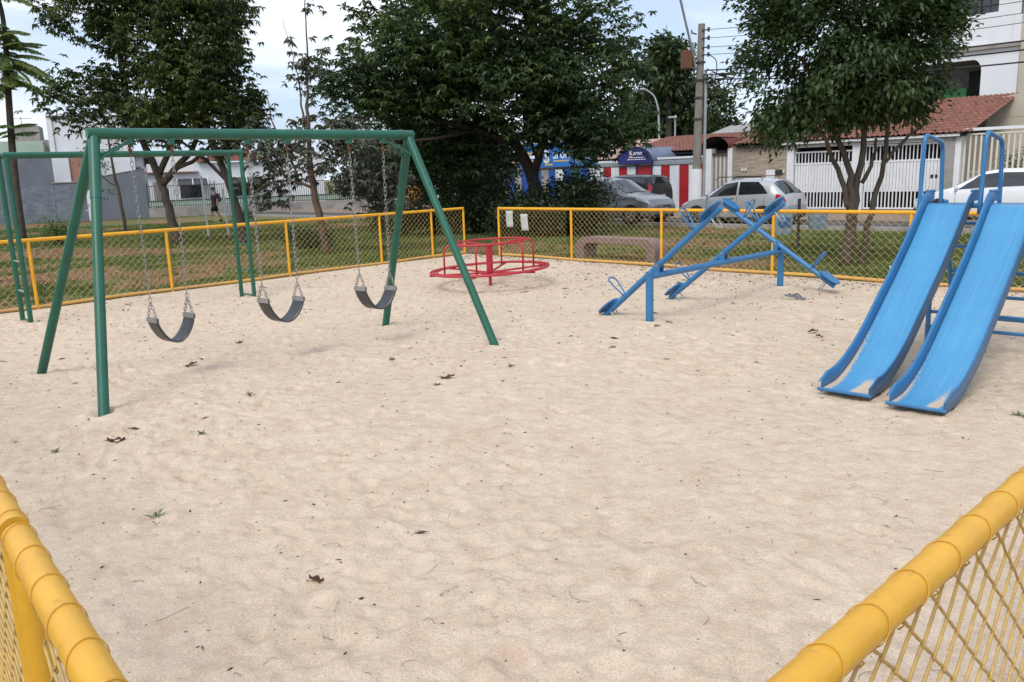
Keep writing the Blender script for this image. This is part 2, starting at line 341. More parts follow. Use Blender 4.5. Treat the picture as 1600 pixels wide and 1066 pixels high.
# ground sheet reaching the horizon
def axis(lo, hi, mid0, mid1, step):
    a = list(np.arange(mid0, mid1 + 1e-6, step)); s = step; x = mid1
    while x < hi: s *= 1.22; x += s; a.append(x)
    s = step; x = mid0
    while x > lo: s *= 1.22; x -= s; a.insert(0, x)
    return np.array(a)
gx = axis(-900, 900, -24, 22, 0.4); gy = axis(-60, 1600, -2, 46, 0.4)
GX, GY = np.meshgrid(gx, gy, indexing='ij')
GZ = gz(GX, GY)
_ii = np.arange(GX.size).reshape(GX.shape)
GF = np.stack([_ii[:-1, :-1], _ii[1:, :-1], _ii[1:, 1:], _ii[:-1, 1:]], -1).reshape(-1, 4)
def soil_mask(x, y):
    return fbm(x * 0.33 + 3.1, y * 0.42 + 7.7, 5)
def ground_material():
    m = bpy.data.materials.new('grass_and_soil'); m.use_nodes = True
    t = m.node_tree; b = t.nodes['Principled BSDF']; b.inputs['Roughness'].default_value = 0.95; b.inputs['Specular IOR Level'].default_value = 0.1
    c = N(t, 'ShaderNodeTexCoord')
    a = N(t, 'ShaderNodeAttribute', attribute_name='soil')
    n = N(t, 'ShaderNodeTexNoise'); n.inputs['Scale'].default_value = 2.3; n.inputs['Detail'].default_value = 9; n.inputs['Roughness'].default_value = 0.7
    n2 = N(t, 'ShaderNodeTexNoise'); n2.inputs['Scale'].default_value = 14; n2.inputs['Detail'].default_value = 6
    t.links.new(c.outputs['Object'], n.inputs['Vector']); t.links.new(c.outputs['Object'], n2.inputs['Vector'])
    g = N(t, 'ShaderNodeValToRGB'); g.color_ramp.elements[0].position = .35; g.color_ramp.elements[1].position = .68
    g.color_ramp.elements[0].color = (0.095, 0.098, 0.036, 1); g.color_ramp.elements[1].color = (0.195, 0.190, 0.078, 1)
    s = N(t, 'ShaderNodeValToRGB'); s.color_ramp.elements[0].position = .3; s.color_ramp.elements[1].position = .7
    s.color_ramp.elements[0].color = (0.160, 0.082, 0.046, 1); s.color_ramp.elements[1].color = (0.290, 0.165, 0.100, 1)
    t.links.new(n2.outputs['Fac'], g.inputs['Fac']); t.links.new(n2.outputs['Fac'], s.inputs['Fac'])
    ad = N(t, 'ShaderNodeMath', operation='ADD'); sb = N(t, 'ShaderNodeMath', operation='SUBTRACT'); sb.inputs[1].default_value = 0.5
    ml = N(t, 'ShaderNodeMath', operation='MULTIPLY'); ml.inputs[1].default_value = 0.5
    t.links.new(n.outputs['Fac'], sb.inputs[0]); t.links.new(sb.outputs[0], ml.inputs[0])
    t.links.new(a.outputs['Fac'], ad.inputs[0]); t.links.new(ml.outputs[0], ad.inputs[1])
    r = N(t, 'ShaderNodeValToRGB'); r.color_ramp.elements[0].position = .56; r.color_ramp.elements[1].position = .69
    t.links.new(ad.outputs[0], r.inputs['Fac'])
    mm = N(t, 'ShaderNodeMixRGB'); t.links.new(r.outputs['Color'], mm.inputs['Fac']); t.links.new(g.outputs['Color'], mm.inputs['Color1']); t.links.new(s.outputs['Color'], mm.inputs['Color2'])
    t.links.new(mm.outputs['Color'], b.inputs['Base Color'])
    bp = N(t, 'ShaderNodeBump'); bp.inputs['Strength'].default_value = 0.6; bp.inputs['Distance'].default_value = 0.03
    t.links.new(n2.outputs['Fac'], bp.inputs['Height']); t.links.new(bp.outputs['Normal'], b.inputs['Normal'])
    return m
M['ground'] = ground_material()
go = raw_mesh('ground', np.stack([GX, GY, GZ], -1).reshape(-1, 3), GF, 'ground', smooth=True)
_sa = go.data.attributes.new('soil', 'FLOAT', 'POINT'); _sa.data.foreach_set('value', soil_mask(GX, GY).astype(np.float32).ravel())
tag(go, 'olive grass and red soil ground around the fenced playground', 'ground', kind='structure')

# sand: one displaced sheet
SA, SB = 14.2, 12.0
STEP = 0.0205
na, nb_ = int(SA / STEP), int(SB / STEP)
aa = np.linspace(0.02, SA, na); bb = np.linspace(0.02, SB, nb_)
A_, B_ = np.meshgrid(aa, bb, indexing='ij')
SX = K[0] + FE[0] * A_ + EL[0] * B_; SY = K[1] + FE[1] * A_ + EL[1] * B_
SH = (fbm(A_ * 0.8, B_ * 0.8, 3) - 0.5) * 0.075 + (fbm(A_ * 2.6 + 5, B_ * 2.6, 3) - 0.5) * 0.014 + (fbm(A_ * 12 + 5, B_ * 12, 3) - 0.5) * 0.014 - np.abs(fbm(A_ * 9 + 15, B_ * 9, 3) - 0.5) * 0.012 + (fbm(A_ * 26 + 5, B_ * 26, 2) - 0.5) * 0.008
for i in range(11000):
    ca, cb = rng.uniform(0, SA), rng.uniform(0, SB); th = rng.uniform(0, math.pi)
    big = rng.random() < 0.14
    L_, W_ = (rng.uniform(.09, .15), rng.uniform(.045, .075)) if big else (rng.uniform(.04, .085), rng.uniform(.028, .05))
    dep = rng.uniform(.0015, .0068) * (1.7 if big else 1)
    dep *= float(np.clip((fbm(np.array(ca * .55 + 3), np.array(cb * .55 + 8), 3) - .36) * 4.2, .22, 1.5))
    ra = int(2.3 * L_ / STEP) + 1; ia, ib = int(ca / STEP), int(cb / STEP)
    s0, s1, t0, t1 = max(0, ia - ra), min(na, ia + ra), max(0, ib - ra), min(nb_, ib + ra)
    if s1 <= s0 or t1 <= t0: continue
    da = A_[s0:s1, t0:t1] - ca; db = B_[s0:s1, t0:t1] - cb
    p = (da * math.cos(th) + db * math.sin(th)) / L_; q = (-da * math.sin(th) + db * math.cos(th)) / W_
    r2 = p * p + q * q
    SH[s0:s1, t0:t1] += -dep * np.exp(-r2 * r2 * 1.1) + dep * 0.55 * np.exp(-((np.sqrt(r2) - 1.35) ** 2) * 6)
# shoe prints: walked tracks of heel-and-ball hollows with a pushed-up rim
def print_(ca, cb, th, dep, sc_):
    for (o_, L_, W_) in ((.075, .085, .052), (-.065, .050, .042)):
        qa, qb = ca + math.cos(th) * o_ * sc_, cb + math.sin(th) * o_ * sc_; L2, W2_ = L_ * sc_, W_ * sc_
        ra = int(2.4 * L2 / STEP) + 1; ia, ib = int(qa / STEP), int(qb / STEP)
        s0, s1, t0, t1 = max(0, ia - ra), min(na, ia + ra), max(0, ib - ra), min(nb_, ib + ra)
        if s1 <= s0 or t1 <= t0: continue
        da = A_[s0:s1, t0:t1] - qa; db = B_[s0:s1, t0:t1] - qb
        p = (da * math.cos(th) + db * math.sin(th)) / L2; q = (-da * math.sin(th) + db * math.cos(th)) / W2_; r_ = np.sqrt(p * p + q * q)
        SH[s0:s1, t0:t1] += -dep / (1 + np.exp((r_ - 1) * 9)) + dep * .5 * np.exp(-((r_ - 1.35) * 3.2) ** 2)
for k in range(34):
    ca, cb, th = rng.uniform(0, SA), rng.uniform(0, SB), rng.uniform(0, 6.28); sc_ = rng.uniform(.62, 1.05)
    for st_ in range(rng.integers(6, 18)):
        sd = 1 if st_ % 2 else -1
        print_(ca - math.sin(th) * .09 * sd + rng.normal(0, .02), cb + math.cos(th) * .09 * sd + rng.normal(0, .02), th + sd * -.12 + rng.normal(0, .12), rng.uniform(.008, .019), sc_)
        ca += math.cos(th) * .52 * sc_; cb += math.sin(th) * .52 * sc_; th += rng.normal(0, .16)
# hollow under each swing, a bank along the fences
def hollow(x, y, r, d):
    global SH
    SH -= d * np.exp(-((SX - x) ** 2 + (SY - y) ** 2) / (r * r))
for x, y in ((-3.02, 7.1), (-2.19, 7.74), (-1.40, 8.35)): hollow(x, y, 0.45, 0.03)
hollow(-0.3, 12.5, 0.9, 0.02)
for x, y in ((2.2, 5.6), (2.65, 5.2)): hollow(x, y, 0.35, 0.035)
for x, y in ((-4.37, 7.45), (-3.05, 5.90), (-1.45, 9.34), (-0.17, 7.97), (1.52, 8.90), (3.73, 11.27), (4.33, 7.2), (-6.1, 10.33), (-3.78, 12.06), (-6.36, 10.6), (-4.05, 12.32), (-.3, 12.5)):
    d2 = (SX - x) ** 2 + (SY - y) ** 2
    SH += 0.022 * np.exp(-((np.sqrt(d2) - .12) / .06) ** 2) - 0.018 * np.exp(-d2 / .0045)
SH -= SH.mean()
SH *= np.clip(np.minimum(A_, B_) / 0.15, 0.25, 1)
def sand_z(x, y):
    d = np.array([x, y]) - K; det = FE[0] * EL[1] - FE[1] * EL[0]
    a = (d[0] * EL[1] - d[1] * EL[0]) / det; b = (FE[0] * d[1] - FE[1] * d[0]) / det
    i = int(np.clip(a / STEP, 0, na - 1)); j = int(np.clip(b / STEP, 0, nb_ - 1))
    return float(SH[i, j])
def sand_material():
    m = bpy.data.materials.new('pale_sand'); m.use_nodes = True
    t = m.node_tree; b = t.nodes['Principled BSDF']; b.inputs['Roughness'].default_value = 0.95; b.inputs['Specular IOR Level'].default_value = 0.12
    c = N(t, 'ShaderNodeTexCoord')
    def nz(s, d=6, r=.6):
        n = N(t, 'ShaderNodeTexNoise'); n.inputs['Scale'].default_value = s; n.inputs['Detail'].default_value = d; n.inputs['Roughness'].default_value = r
        t.links.new(c.outputs['Object'], n.inputs['Vector']); return n
    n1 = nz(1.1, 8, .65); n2 = nz(9, 7, .6); n3 = nz(130, 4, .75); n4 = nz(46, 8, .75)
    r1 = N(t, 'ShaderNodeValToRGB'); r1.color_ramp.elements[0].position = .33; r1.color_ramp.elements[1].position = .64
    r1.color_ramp.elements[0].color = (0.680, 0.548, 0.422, 1); r1.color_ramp.elements[1].color = (0.715, 0.592, 0.466, 1)
    t.links.new(n1.outputs['Fac'], r1.inputs['Fac'])
    r2 = N(t, 'ShaderNodeValToRGB'); r2.color_ramp.elements[0].position = .30; r2.color_ramp.elements[1].position = .62
    r2.color_ramp.elements[0].color = (0.87, 0.83, 0.795, 1); r2.color_ramp.elements[1].color = (1, 1, 1, 1)
    t.links.new(n2.outputs['Fac'], r2.inputs['Fac'])
    m1 = N(t, 'ShaderNodeMixRGB', blend_type='MULTIPLY'); m1.inputs['Fac'].default_value = 1
    t.links.new(r1.outputs['Color'], m1.inputs['Color1']); t.links.new(r2.outputs['Color'], m1.inputs['Color2'])
    r3 = N(t, 'ShaderNodeValToRGB'); r3.color_ramp.elements[0].position = .30; r3.color_ramp.elements[1].position = .60
    r3.color_ramp.elements[0].color = (0.60, 0.56, 0.52, 1); r3.color_ramp.elements[1].color = (1.03, 1.03, 1.03, 1)
    t.links.new(n3.outputs['Fac'], r3.inputs['Fac'])
    n6 = nz(3.4, 8, .7); r6 = N(t, 'ShaderNodeValToRGB'); r6.color_ramp.elements[0].position = .36; r6.color_ramp.elements[1].position = .50
    r6.color_ramp.elements[0].color = (0.92, 0.89, 0.865, 1); r6.color_ramp.elements[1].color = (1, 1, 1, 1); t.links.new(n6.outputs['Fac'], r6.inputs['Fac'])
    m6 = N(t, 'ShaderNodeMixRGB', blend_type='MULTIPLY'); m6.inputs['Fac'].default_value = 1; t.links.new(m1.outputs['Color'], m6.inputs['Color1']); t.links.new(r6.outputs['Color'], m6.inputs['Color2'])
    m2 = N(t, 'ShaderNodeMixRGB', blend_type='MULTIPLY'); m2.inputs['Fac'].default_value = 0.8
    t.links.new(m6.outputs['Color'], m2.inputs['Color1']); t.links.new(r3.outputs['Color'], m2.inputs['Color2'])
    r4 = N(t, 'ShaderNodeValToRGB'); r4.color_ramp.elements[0].position = .69; r4.color_ramp.elements[1].position = .76
    t.links.new(n4.outputs['Fac'], r4.inputs['Fac'])
    m3 = N(t, 'ShaderNodeMixRGB'); m3.inputs['Color2'].default_value = (0.17, 0.125, 0.09, 1)
    t.links.new(r4.outputs['Color'], m3.inputs['Fac']); t.links.new(m2.outputs['Color'], m3.inputs['Color1'])
    t.links.new(m3.outputs['Color'], b.inputs['Base Color'])
    add = N(t, 'ShaderNodeMath', operation='ADD'); mu = N(t, 'ShaderNodeMath', operation='MULTIPLY'); mu.inputs[1].default_value = 0.25
    n5 = nz(24, 6, .6)
    t.links.new(n3.outputs['Fac'], mu.inputs[0]); t.links.new(mu.outputs[0], add.inputs[0]); t.links.new(n5.outputs['Fac'], add.inputs[1])
    bp = N(t, 'ShaderNodeBump'); bp.inputs['Strength'].default_value = 0.9; bp.inputs['Distance'].default_value = 0.018
    t.links.new(add.outputs[0], bp.inputs['Height']); t.links.new(bp.outputs['Normal'], b.inputs['Normal'])
    return m
M['sand'] = sand_material()
_ii = np.arange(SX.size).reshape(SX.shape)
SF = np.stack([_ii[:-1, :-1], _ii[:-1, 1:], _ii[1:, 1:], _ii[1:, :-1]], -1).reshape(-1, 4)
so = raw_mesh('sand', np.stack([SX, SY, SH], -1).reshape(-1, 3), SF, 'sand', smooth=True)
if so.data.polygons[0].normal.z < 0: so.data.flip_normals()
tag(so, 'pale trampled playground sand full of footprints', 'sand', kind='structure')

# street: kerb, asphalt, far pavement
def strip(name, v0, v1, u0, u1, z, mat, label, thick=0.0, nu=60, nv=4):
    mb = MB()
    mb.grid([[RW(lerp(u0, u1, i / nu), lerp(v0, v1, j / nv), z) for j in range(nv + 1)] for i in range(nu + 1)])
    if thick:
        for v in (v0, v1): mb.grid([[RW(lerp(u0, u1, i / nu), v, z), RW(lerp(u0, u1, i / nu), v, z - thick)] for i in range(nu + 1)])
    o = mb.build(name, mat); return tag(o, label, name, kind='structure')
strip('road', 11.7, 14.6, -70, 60, -0.215, 'asphalt', 'narrow grey asphalt road behind the playground')
strip('kerb', 11.5, 11.7, -70, 60, -0.13, 'concrete', 'worn concrete kerb along the near side of the road', 0.12, nv=1)
strip('pavement', 14.6, 24.5, -70, 60, -0.165, 'paving', 'brown pavement in front of the houses', 0.06)
def path(name, pts, w, label):
    mb = MB(); P = smooth_path([(x, y, 0) for x, y in pts], 10); rows = []
    for i, p in enumerate(P):
        t = (P[min(i + 1, len(P) - 1)] - P[max(i - 1, 0)]).normalized(); n = Vector((-t.y, t.x, 0))
        ww = w * (0.85 + 0.3 * random.random())
        row = []
        for k in (-1, -.5, 0, .5, 1):
            q = p + n * ww * k / 2; row.append((q.x, q.y, float(gz(q.x, q.y)) + 0.012))
        rows.append(row)
    mb.grid(rows); return tag(mb.build(name, 'dirt', smooth=True), label, 'path', kind='structure')
M['dirt'] = pmat('trodden_dirt', (0.30, 0.235, 0.185), (0.235, 0.165, 0.12), 1.5, 0.95, bump=0.4, bscale=20)
path('dirt_path', [(-30, 27.5), (-22, 31.8), (-18, 33.3), (-13, 36.5), (-8, 41), (-3, 45), (2, 47)], 1.0, 'pale trodden dirt path crossing the lawn beyond the left fence')

# ------------------------------------------------------------------ fences
def zigzag(mb, p0, d, i, a, b, z0, z1, r, nrm, sides=3, wob=0.0):
    n = int((z1 - z0) / (b / 2)); pts = []
    for k in range(n + 1):
        x = (i + ((k + i) % 2)) * a / 2 + (0.0022 if (k + i) % 2 else -0.0022)
        off = 0.0016 * (1 if (k + i) % 2 else -1)
        p = p0 + d * (x + wob * math.sin(k * 1.7 + i)) + nrm * (off + wob * math.sin(k * .9 + i * .6)); z = z0 + (z1 - z0) * k / n
        pts.append((p.x, p.y, z))
    if r > 0.0019 and sides > 4:         # close by: round the bends and let the wire sag
        pts = smooth_path([q for p_, n_ in zip(pts[:-1], pts[1:]) for q in (p_, tuple(lerp(Vector(p_), Vector(n_), .28)), tuple(lerp(Vector(p_), Vector(n_), .72)))] + [pts[-1]], 2)
    mb.tube(pts, r, sides, caps=False)
def fence(name, label, p0, p1, posts, rail_r=0.027, post_r=0.024, h=1.0, near=None, mats=('yellow', 'yellow', 'yellow_low', 'wire_far'), zb=0.035, wire_r=0.0027):
    p0 = Vector((*p0, 0)); p1 = Vector((*p1, 0)); L = (p1 - p0).length; d = (p1 - p0) / L; nrm = Vector((-d.y, d.x, 0))
    t = thing(name, (p0.x, p0.y, 0), label, 'fence', 'yellow chain-link fences around the playground')
    def at(s, z): q = p0 + d * s; return (q.x, q.y, z)
    zt = h - rail_r
    k = max(2, int(L / 1.0))
    MB().tube([at(L * i / k, zt) for i in range(k + 1)], rail_r, 20, ).build('top_rail', mats[0], t, True, angle=60)
    MB().tube([at(L * i / k, zb + 0.008 * math.sin(i * 2.1)) for i in range(k + 1)], rail_r * 0.95, 14).build('bottom_rail', mats[2], t, True, angle=60)
    for s in posts:
        MB().tube([at(s, -0.25), at(s, zt - rail_r * .2)], post_r, 16).build('post', mats[1], t, True, angle=60)
    a, b = 0.115, 0.100
    edges = sorted(set([0.0] + list(posts) + [L]))
    for e0, e1 in zip(edges[:-1], edges[1:]):
        if e1 - e0 < 0.15: continue
        far = []
        n0, n1 = int((e0 + 0.02) / (a / 2)) + 1, int((e1 - 0.02) / (a / 2)) - 1
        mb = MB(); single_wires = []
        for i in range(n0, n1):
            s = i * a / 2
            if near and near[0] <= s <= near[1]:
                w = MB(); zigzag(w, p0, d, i, a, b, zb + rail_r, zt - rail_r, 0.0033, nrm, 6, 0.0035); single_wires.append(w)
            else:
                zigzag(mb, p0, d, i, a, b, zb + rail_r, zt - rail_r, wire_r, nrm, 3, 0.0012)
        if mb.v: tag(mb.build('wire_mesh', mats[3], t), kind='stuff')
        for w in single_wires: w.build('mesh_wire', 'wire', t, True, angle=180)
    if near:
        s = near[0]; i = 0
        while s < min(near[1], L - 0.02):
            ring = []
            for q in range(20):
                an = 2 * math.pi * q / 20
                rr = rail_r + 0.0022 + (0.006 if abs(an - math.pi) < 0.5 else 0)
                ring.append(p0 + d * (s + 0.016 * math.cos(an + .5)) + nrm * (rr * math.sin(an)) + Vector((0, 0, zt + rr * math.cos(an))))
            w = MB().tube(ring, 0.0012, 6, closed=True)
            q0 = p0 + d * (s - .014) + Vector((0, 0, zt - rail_r - .004))
            w.tube([q0 + nrm * (0.006 * math.cos(k * 2.2)) + d * (0.005 * math.sin(k * 2.2)) - Vector((0, 0, 0.0055 * k)) for k in range(7)], 0.0021, 5)
            w.build('tie_wire', 'tie', t, True, angle=180)
            s += a * (1.18 + 0.2 * random.random()); i += 1
    return t
F0 = np.array([-0.95, 17.78])
pl = lambda s: tuple(F0 + EL * s)
fence('chain_link_fence', 'yellow chain-link fence behind the green swing frame', pl(0), pl(10.45), [0.0, 0.92, 2.26, 4.33, 6.48, 8.45, 10.43])
G0 = np.array([-0.19, 17.10])
pb = lambda s: tuple(G0 + FE * s)
fence('chain_link_fence', 'yellow chain-link fence behind the blue seesaws, with two sheets tied on it', pb(0), pb(12.25), [0.0, 2.02, 4.10, 6.18, 8.2, 10.2, 12.2])
nrA = np.array([0.38, 1.0]); nrd = np.array([0.71, 0.66]); nrd = nrd / np.linalg.norm(nrd)
fence('chain_link_fence', 'thick yellow rail and wide wire mesh crossing the bottom right corner', tuple(nrA - nrd * 0.55), tuple(nrA + nrd * 10.6), [0.03, 1.9 + 0.55, 4.5, 6.5, 8.5, 11.1],
      rail_r=0.0295, near=(0.3, 2.75), mats=('yellow_near', 'yellow_near', 'yellow_low', 'wire'))
nlA = np.array([-0.60, 1.05]); nld = np.array([-0.629, 0.778]); nld = nld / np.linalg.norm(nld)
fence('chain_link_fence', 'short yellow fence panel at the bottom left corner, nearest the viewer', tuple(nlA - nld * 0.5), tuple(nlA + nld * 0.665), [0.02, 1.125],
      rail_r=0.0295, post_r=0.024, near=(0.15, 1.25), mats=('yellow_near', 'yellow_near', 'yellow_low', 'wire'))
fence('chain_link_fence', 'yellow fence rail at the left edge just beyond the short corner panel', tuple(nlA + nld * 0.705), tuple(nlA + nld * 11.8), [0.035, 2.3, 4.3, 6.3, 8.3, 10.9],
      rail_r=0.0295, post_r=0.024, near=(0.03, 1.3), mats=('yellow_near', 'yellow_near', 'yellow_low', 'wire'))
# two sheets tied to the back fence near the opening
for s, z1, w, tilt, lab in ((0.26, 0.93, 0.20, 0.0, 'grey sheet tied to the fence, the one nearest the opening'), (0.68, 0.87, 0.20, 0.02, 'grey sheet tied to the fence, hanging a little lower')):
    q = np.array(pb(s)); n = np.array([-0.73, -0.684])
    mb = MB(); rows = []
    for i in range(7):
        rows.append([(q[0] + FE[0] * (w * j / 6 + tilt * i / 6) + n[0] * (0.03 + 0.006 * math.sin(j + i * .8)), q[1] + FE[1] * (w * j / 6 + tilt * i / 6) + n[1] * (0.03 + 0.006 * math.sin(j + i * .8)), z1 - 0.33 * i / 6) for j in range(7)])
    mb.grid(rows); o = single(mb, 'sheet', 'paper', (q[0], q[1], z1 - .33), lab, 'sheet', smooth=True)
    sd = o.modifiers.new('thick', 'SOLIDIFY'); sd.thickness = 0.004

# ------------------------------------------------------------------ swing frame
def sz(x, y): return sand_z(x, y)
BA, BE = V3(-3.32, 6.86, 2.09), V3(-0.99, 8.67, 2.085)
bd = (BE - BA).normalized(); bn = Vector((-bd.y, bd.x, 0)).normalized(); BN = bn
t = thing('swing_set', (-2.16, 7.76, 0), 'green steel swing set frame with four splayed legs', 'swing set')
MB().tube([BA - bd * 0.05, BA, BE, BE + bd * 0.05], 0.046, 24).build('crossbeam', 'green', t, True, angle=50)
for (fx, fy), top, inw in (((-4.37, 7.45), BA, 1), ((-3.05, 5.90), BA, 1), ((-1.45, 9.34), BE, -1), ((-0.17, 7.97), BE, -1)):
    g = V3(fx, fy, 0); tp = top - bd * (0.0) + V3(0, 0, -0.02)
    dr = (tp - g).normalized(); low = g - dr * 0.25
    leg = MB().tube([low, lerp(g, tp, 0.76), tp], 0.040, 20).build('leg', 'green', t, True, angle=50)
    a = lerp(g, tp, 0.745); b = lerp(g, tp, 0.76)
    MB().tube([b, lerp(g, tp, 1.0)], 0.0435, 20).build('sleeve', 'green', leg, True, angle=50)
    a = lerp(g, tp, 0.90); b = top + bd * inw * 0.30 - V3(0, 0, 0.04)
    MB().tube([a, b], 0.011, 10).build('brace', 'green', t, True)
hang = [(V3(-3.11, 7.02, 2.045), V3(-2.845, 7.22, 2.045)), (V3(-2.325, 7.635, 2.045), V3(-2.03, 7.86, 2.045)), (V3(-1.525, 8.26, 2.045), V3(-1.23, 8.48, 2.045))]
for a, b in hang:
    for p in (a, b):
        mb = MB()
        mb.hexa([p + bd * sx * .022 + bn * sy * .030 + V3(0, 0, z) for z in (-0.045, 0.012) for sx, sy in ((-1, -1), (1, -1), (1, 1), (-1, 1))])
        mb.build('hanger', 'green', t, bevel=0.004)
def link(mb, c, ax, side, ln, wd, r):
    """oval chain link around c, long axis ax, flat in (ax, side)"""
    pts = []
    for k in range(12):
        a = 2 * math.pi * k / 12; cx, sx_ = math.cos(a), math.sin(a)
        h = ln / 2 - wd / 2
        pts.append(c + ax * (cx * wd / 2 + (h if cx > 0.01 else -h if cx < -0.01 else 0)) + side * (sx_ * wd / 2))
    mb.tube(pts, r, 5, closed=True)
def chain(mb, p0, p1, ln=0.056, wd=0.025, r=0.0029, sway=0.0):
    d = (p1 - p0); L = d.length; ax = d.normalized(); s1 = ax.orthogonal().normalized(); s1 = (Matrix.Rotation(random.random() * .6, 3, ax) @ s1)
    s2 = ax.cross(s1); pit = ln - 2.4 * r * 2 / 2 - .008; n = max(2, int(round(L / pit)))
    for k in range(n):
        c = lerp(p0, p1, (k + .5) / n) + s1 * sway * math.sin(k * .7)
        link(mb, c, ax, s1 if k % 2 else s2, ln, wd, r)
def swing(i, top, za, zb_, zlow, label):
    """za/zb_: height of left/right bracket, zlow: lowest point of the belt"""
    P, Q = top
    c = (P + Q) / 2; half = (Q - P).length / 2
    t = thing('swing', (c.x, c.y, 0), label, 'swing', 'belt swings on the green frame')
    w = 0.078; bn = Matrix.Rotation(math.radians(15), 3, 'Z') @ BN
    br = []
    for p, zz in ((P, za), (Q, zb_)):
        ins = (c - p).normalized() * (0.012)
        q = V3(p.x, p.y, zz) + ins
        spl = V3(p.x, p.y, zz + 0.15) + ins
        mb = MB(); hp = V3(p.x, p.y, p.z - 0.045)
        mb.tube([hp, hp - V3(0, 0, .10)], 0.009, 8)
        mb.tube([hp - V3(0, 0, .03), hp - V3(0, 0, .055)], 0.016, 10)
        mb.build('swivel', 'rust', t, True)
        mb = MB(); chain(mb, hp - V3(0, 0, .095), spl)
        for s in (-1, 1): chain(mb, spl + bn * s * .006, q + bn * s * (w - .012) + V3(0, 0, .012), ln=0.048, wd=0.024, r=0.0028)
        mb.build('chain', 'steel', t, True, angle=180)
        br.append(q)
    # belt
    A, B = br; n = 20; rows = []
    for k in range(n + 1):
        a = math.pi * k / n
        cc = (A + B) / 2; u = -math.cos(a)
        x = lerp(A, B, (u + 1) / 2) ; base = lerp(A.z, B.z, (u + 1) / 2)
        sag = .45 * math.sin(a) + .55 * (1 - u * u)
        p = V3(x.x, x.y, base - sag * (base - zlow))
        tw = 1 + 0.12 * math.sin(a)
        rows.append([p + bn * w * tw * j for j in (-1, -.5, 0, .5, 1)])
    seat = MB().grid(rows).build('belt_seat', 'rubber', t, True, angle=180)
    so_ = seat.modifiers.new('thick', 'SOLIDIFY'); so_.thickness = 0.010; so_.offset = 0
    for q, inward in ((A, 1), (B, -1)):
        mb = MB()
        for s in (-1, 1):
            ctr = q + bd * s * 0.009
            mb.hexa([ctr + bd * sx * .002 + bn * sy * (w + .004) + V3(0, 0, z) for z in (-0.022, 0.020) for sx, sy in ((-1, -1), (1, -1), (1, 1), (-1, 1))])
        mb.build('clamp_plate', 'plate', t)
        for s in (-1, 1):
            MB().tube([q + bn * s * .045 - bd * .014, q + bn * s * .045 + bd * .014], 0.007, 6).build('bolt', 'steel', t)
    return t
swing(0, hang[0], 0.525, 0.53, 0.315, 'black belt swing nearest the left legs, hanging lowest in view')
swing(1, hang[1], 0.575, 0.555, 0.355, 'middle one of the three black belt swings')
swing(2, hang[2], 0.575, 0.545, 0.35, 'black belt swing nearest the right legs of the green frame')

# ------------------------------------------------------------------ horizontal ladder
t = thing('horizontal_ladder', (-5.1, 11.4, 0), 'green overhead ladder on four thin posts by the left fence', 'climbing frame')
mf = [V3(-6.10, 10.33, 0), V3(-3.78, 12.06, 0)]; mr_ = [V3(-6.36, 10.60, 0), V3(-4.05, 12.32, 0)]
for row in (mf, mr_):
    a, b = row; d = (b - a).normalized()
    MB().tube([a + V3(0, 0, 2.09) - d * .03, b + V3(0, 0, 2.09) + d * .03], 0.034, 16).build('rail', 'green', t, True, angle=50)
    for p in row: MB().tube([p + V3(0, 0, -.2), p + V3(0, 0, 2.08)], 0.030, 14).build('post', 'green', t, True, angle=50)
for k in range(1, 9):
    f = k / 9; MB().tube([lerp(mf[0], mf[1], f) + V3(0, 0, 2.09), lerp(mr_[0], mr_[1], f) + V3(0, 0, 2.09)], 0.012, 8).build('overhead_rung', 'green', t, True)
for e in (0, 1):
    for z in (0.03, 0.40, 0.78): MB().tube([mf[e] + V3(0, 0, z), mr_[e] + V3(0, 0, z)], 0.012, 8).build('rung', 'lamp_post' if e == 0 and z > .1 else 'green', t, True)

# ------------------------------------------------------------------ merry-go-round
cx, cy = -0.30, 12.5
t = thing('merry_go_round', (cx, cy, 0), 'low red tubular merry-go-round with a ring seat and handrail ring', 'merry-go-round')
def ringpts(r, z, n=56, tx=0.0, ph=0): return [V3(cx + r * math.cos(2 * math.pi * k / n + ph), cy + r * math.sin(2 * math.pi * k / n + ph), z + tx * r * math.cos(2 * math.pi * k / n)) for k in range(n)]
TX = 0.035
for r, rr in ((0.90, 0.016), (0.855, 0.014), (0.81, 0.014)): MB().tube(ringpts(r, 0.255, tx=TX), rr, 10, closed=True).build('seat_ring', 'red', t, True, angle=180)
MB().tube(ringpts(0.59, 0.665, tx=TX), 0.0145, 10, closed=True).build('handrail_ring', 'red', t, True, angle=180)
MB().tube([(cx, cy, -.2), (cx, cy, .14)], 0.024, 14).tube([(cx, cy, .14), (cx, cy, .625)], 0.050, 20).build('centre_post', 'red', t, True, angle=50)
for k in range(6):
    a = 2 * math.pi * k / 6 + 0.27; c, s = math.cos(a), math.sin(a); T = lambda r, z: V3(cx + r * c, cy + r * s, z + TX * r * c)
    MB().tube([T(.04, .20), T(.93, .232)], 0.016, 8).build('spoke', 'red', t, True)
    MB().tube([T(.04, .612), T(.30, .64), T(.59, .665)], 0.013, 8).build('handrail_spoke', 'red', t, True)
    MB().tube([T(.70, .24), T(.70, .50)] + arc(lambda q: T(.70 - .11 * (1 - math.cos(q)), .53 + .135 * math.sin(q)), 0, math.pi / 2, 6), 0.014, 10).build('upright', 'red', t, True, angle=180)

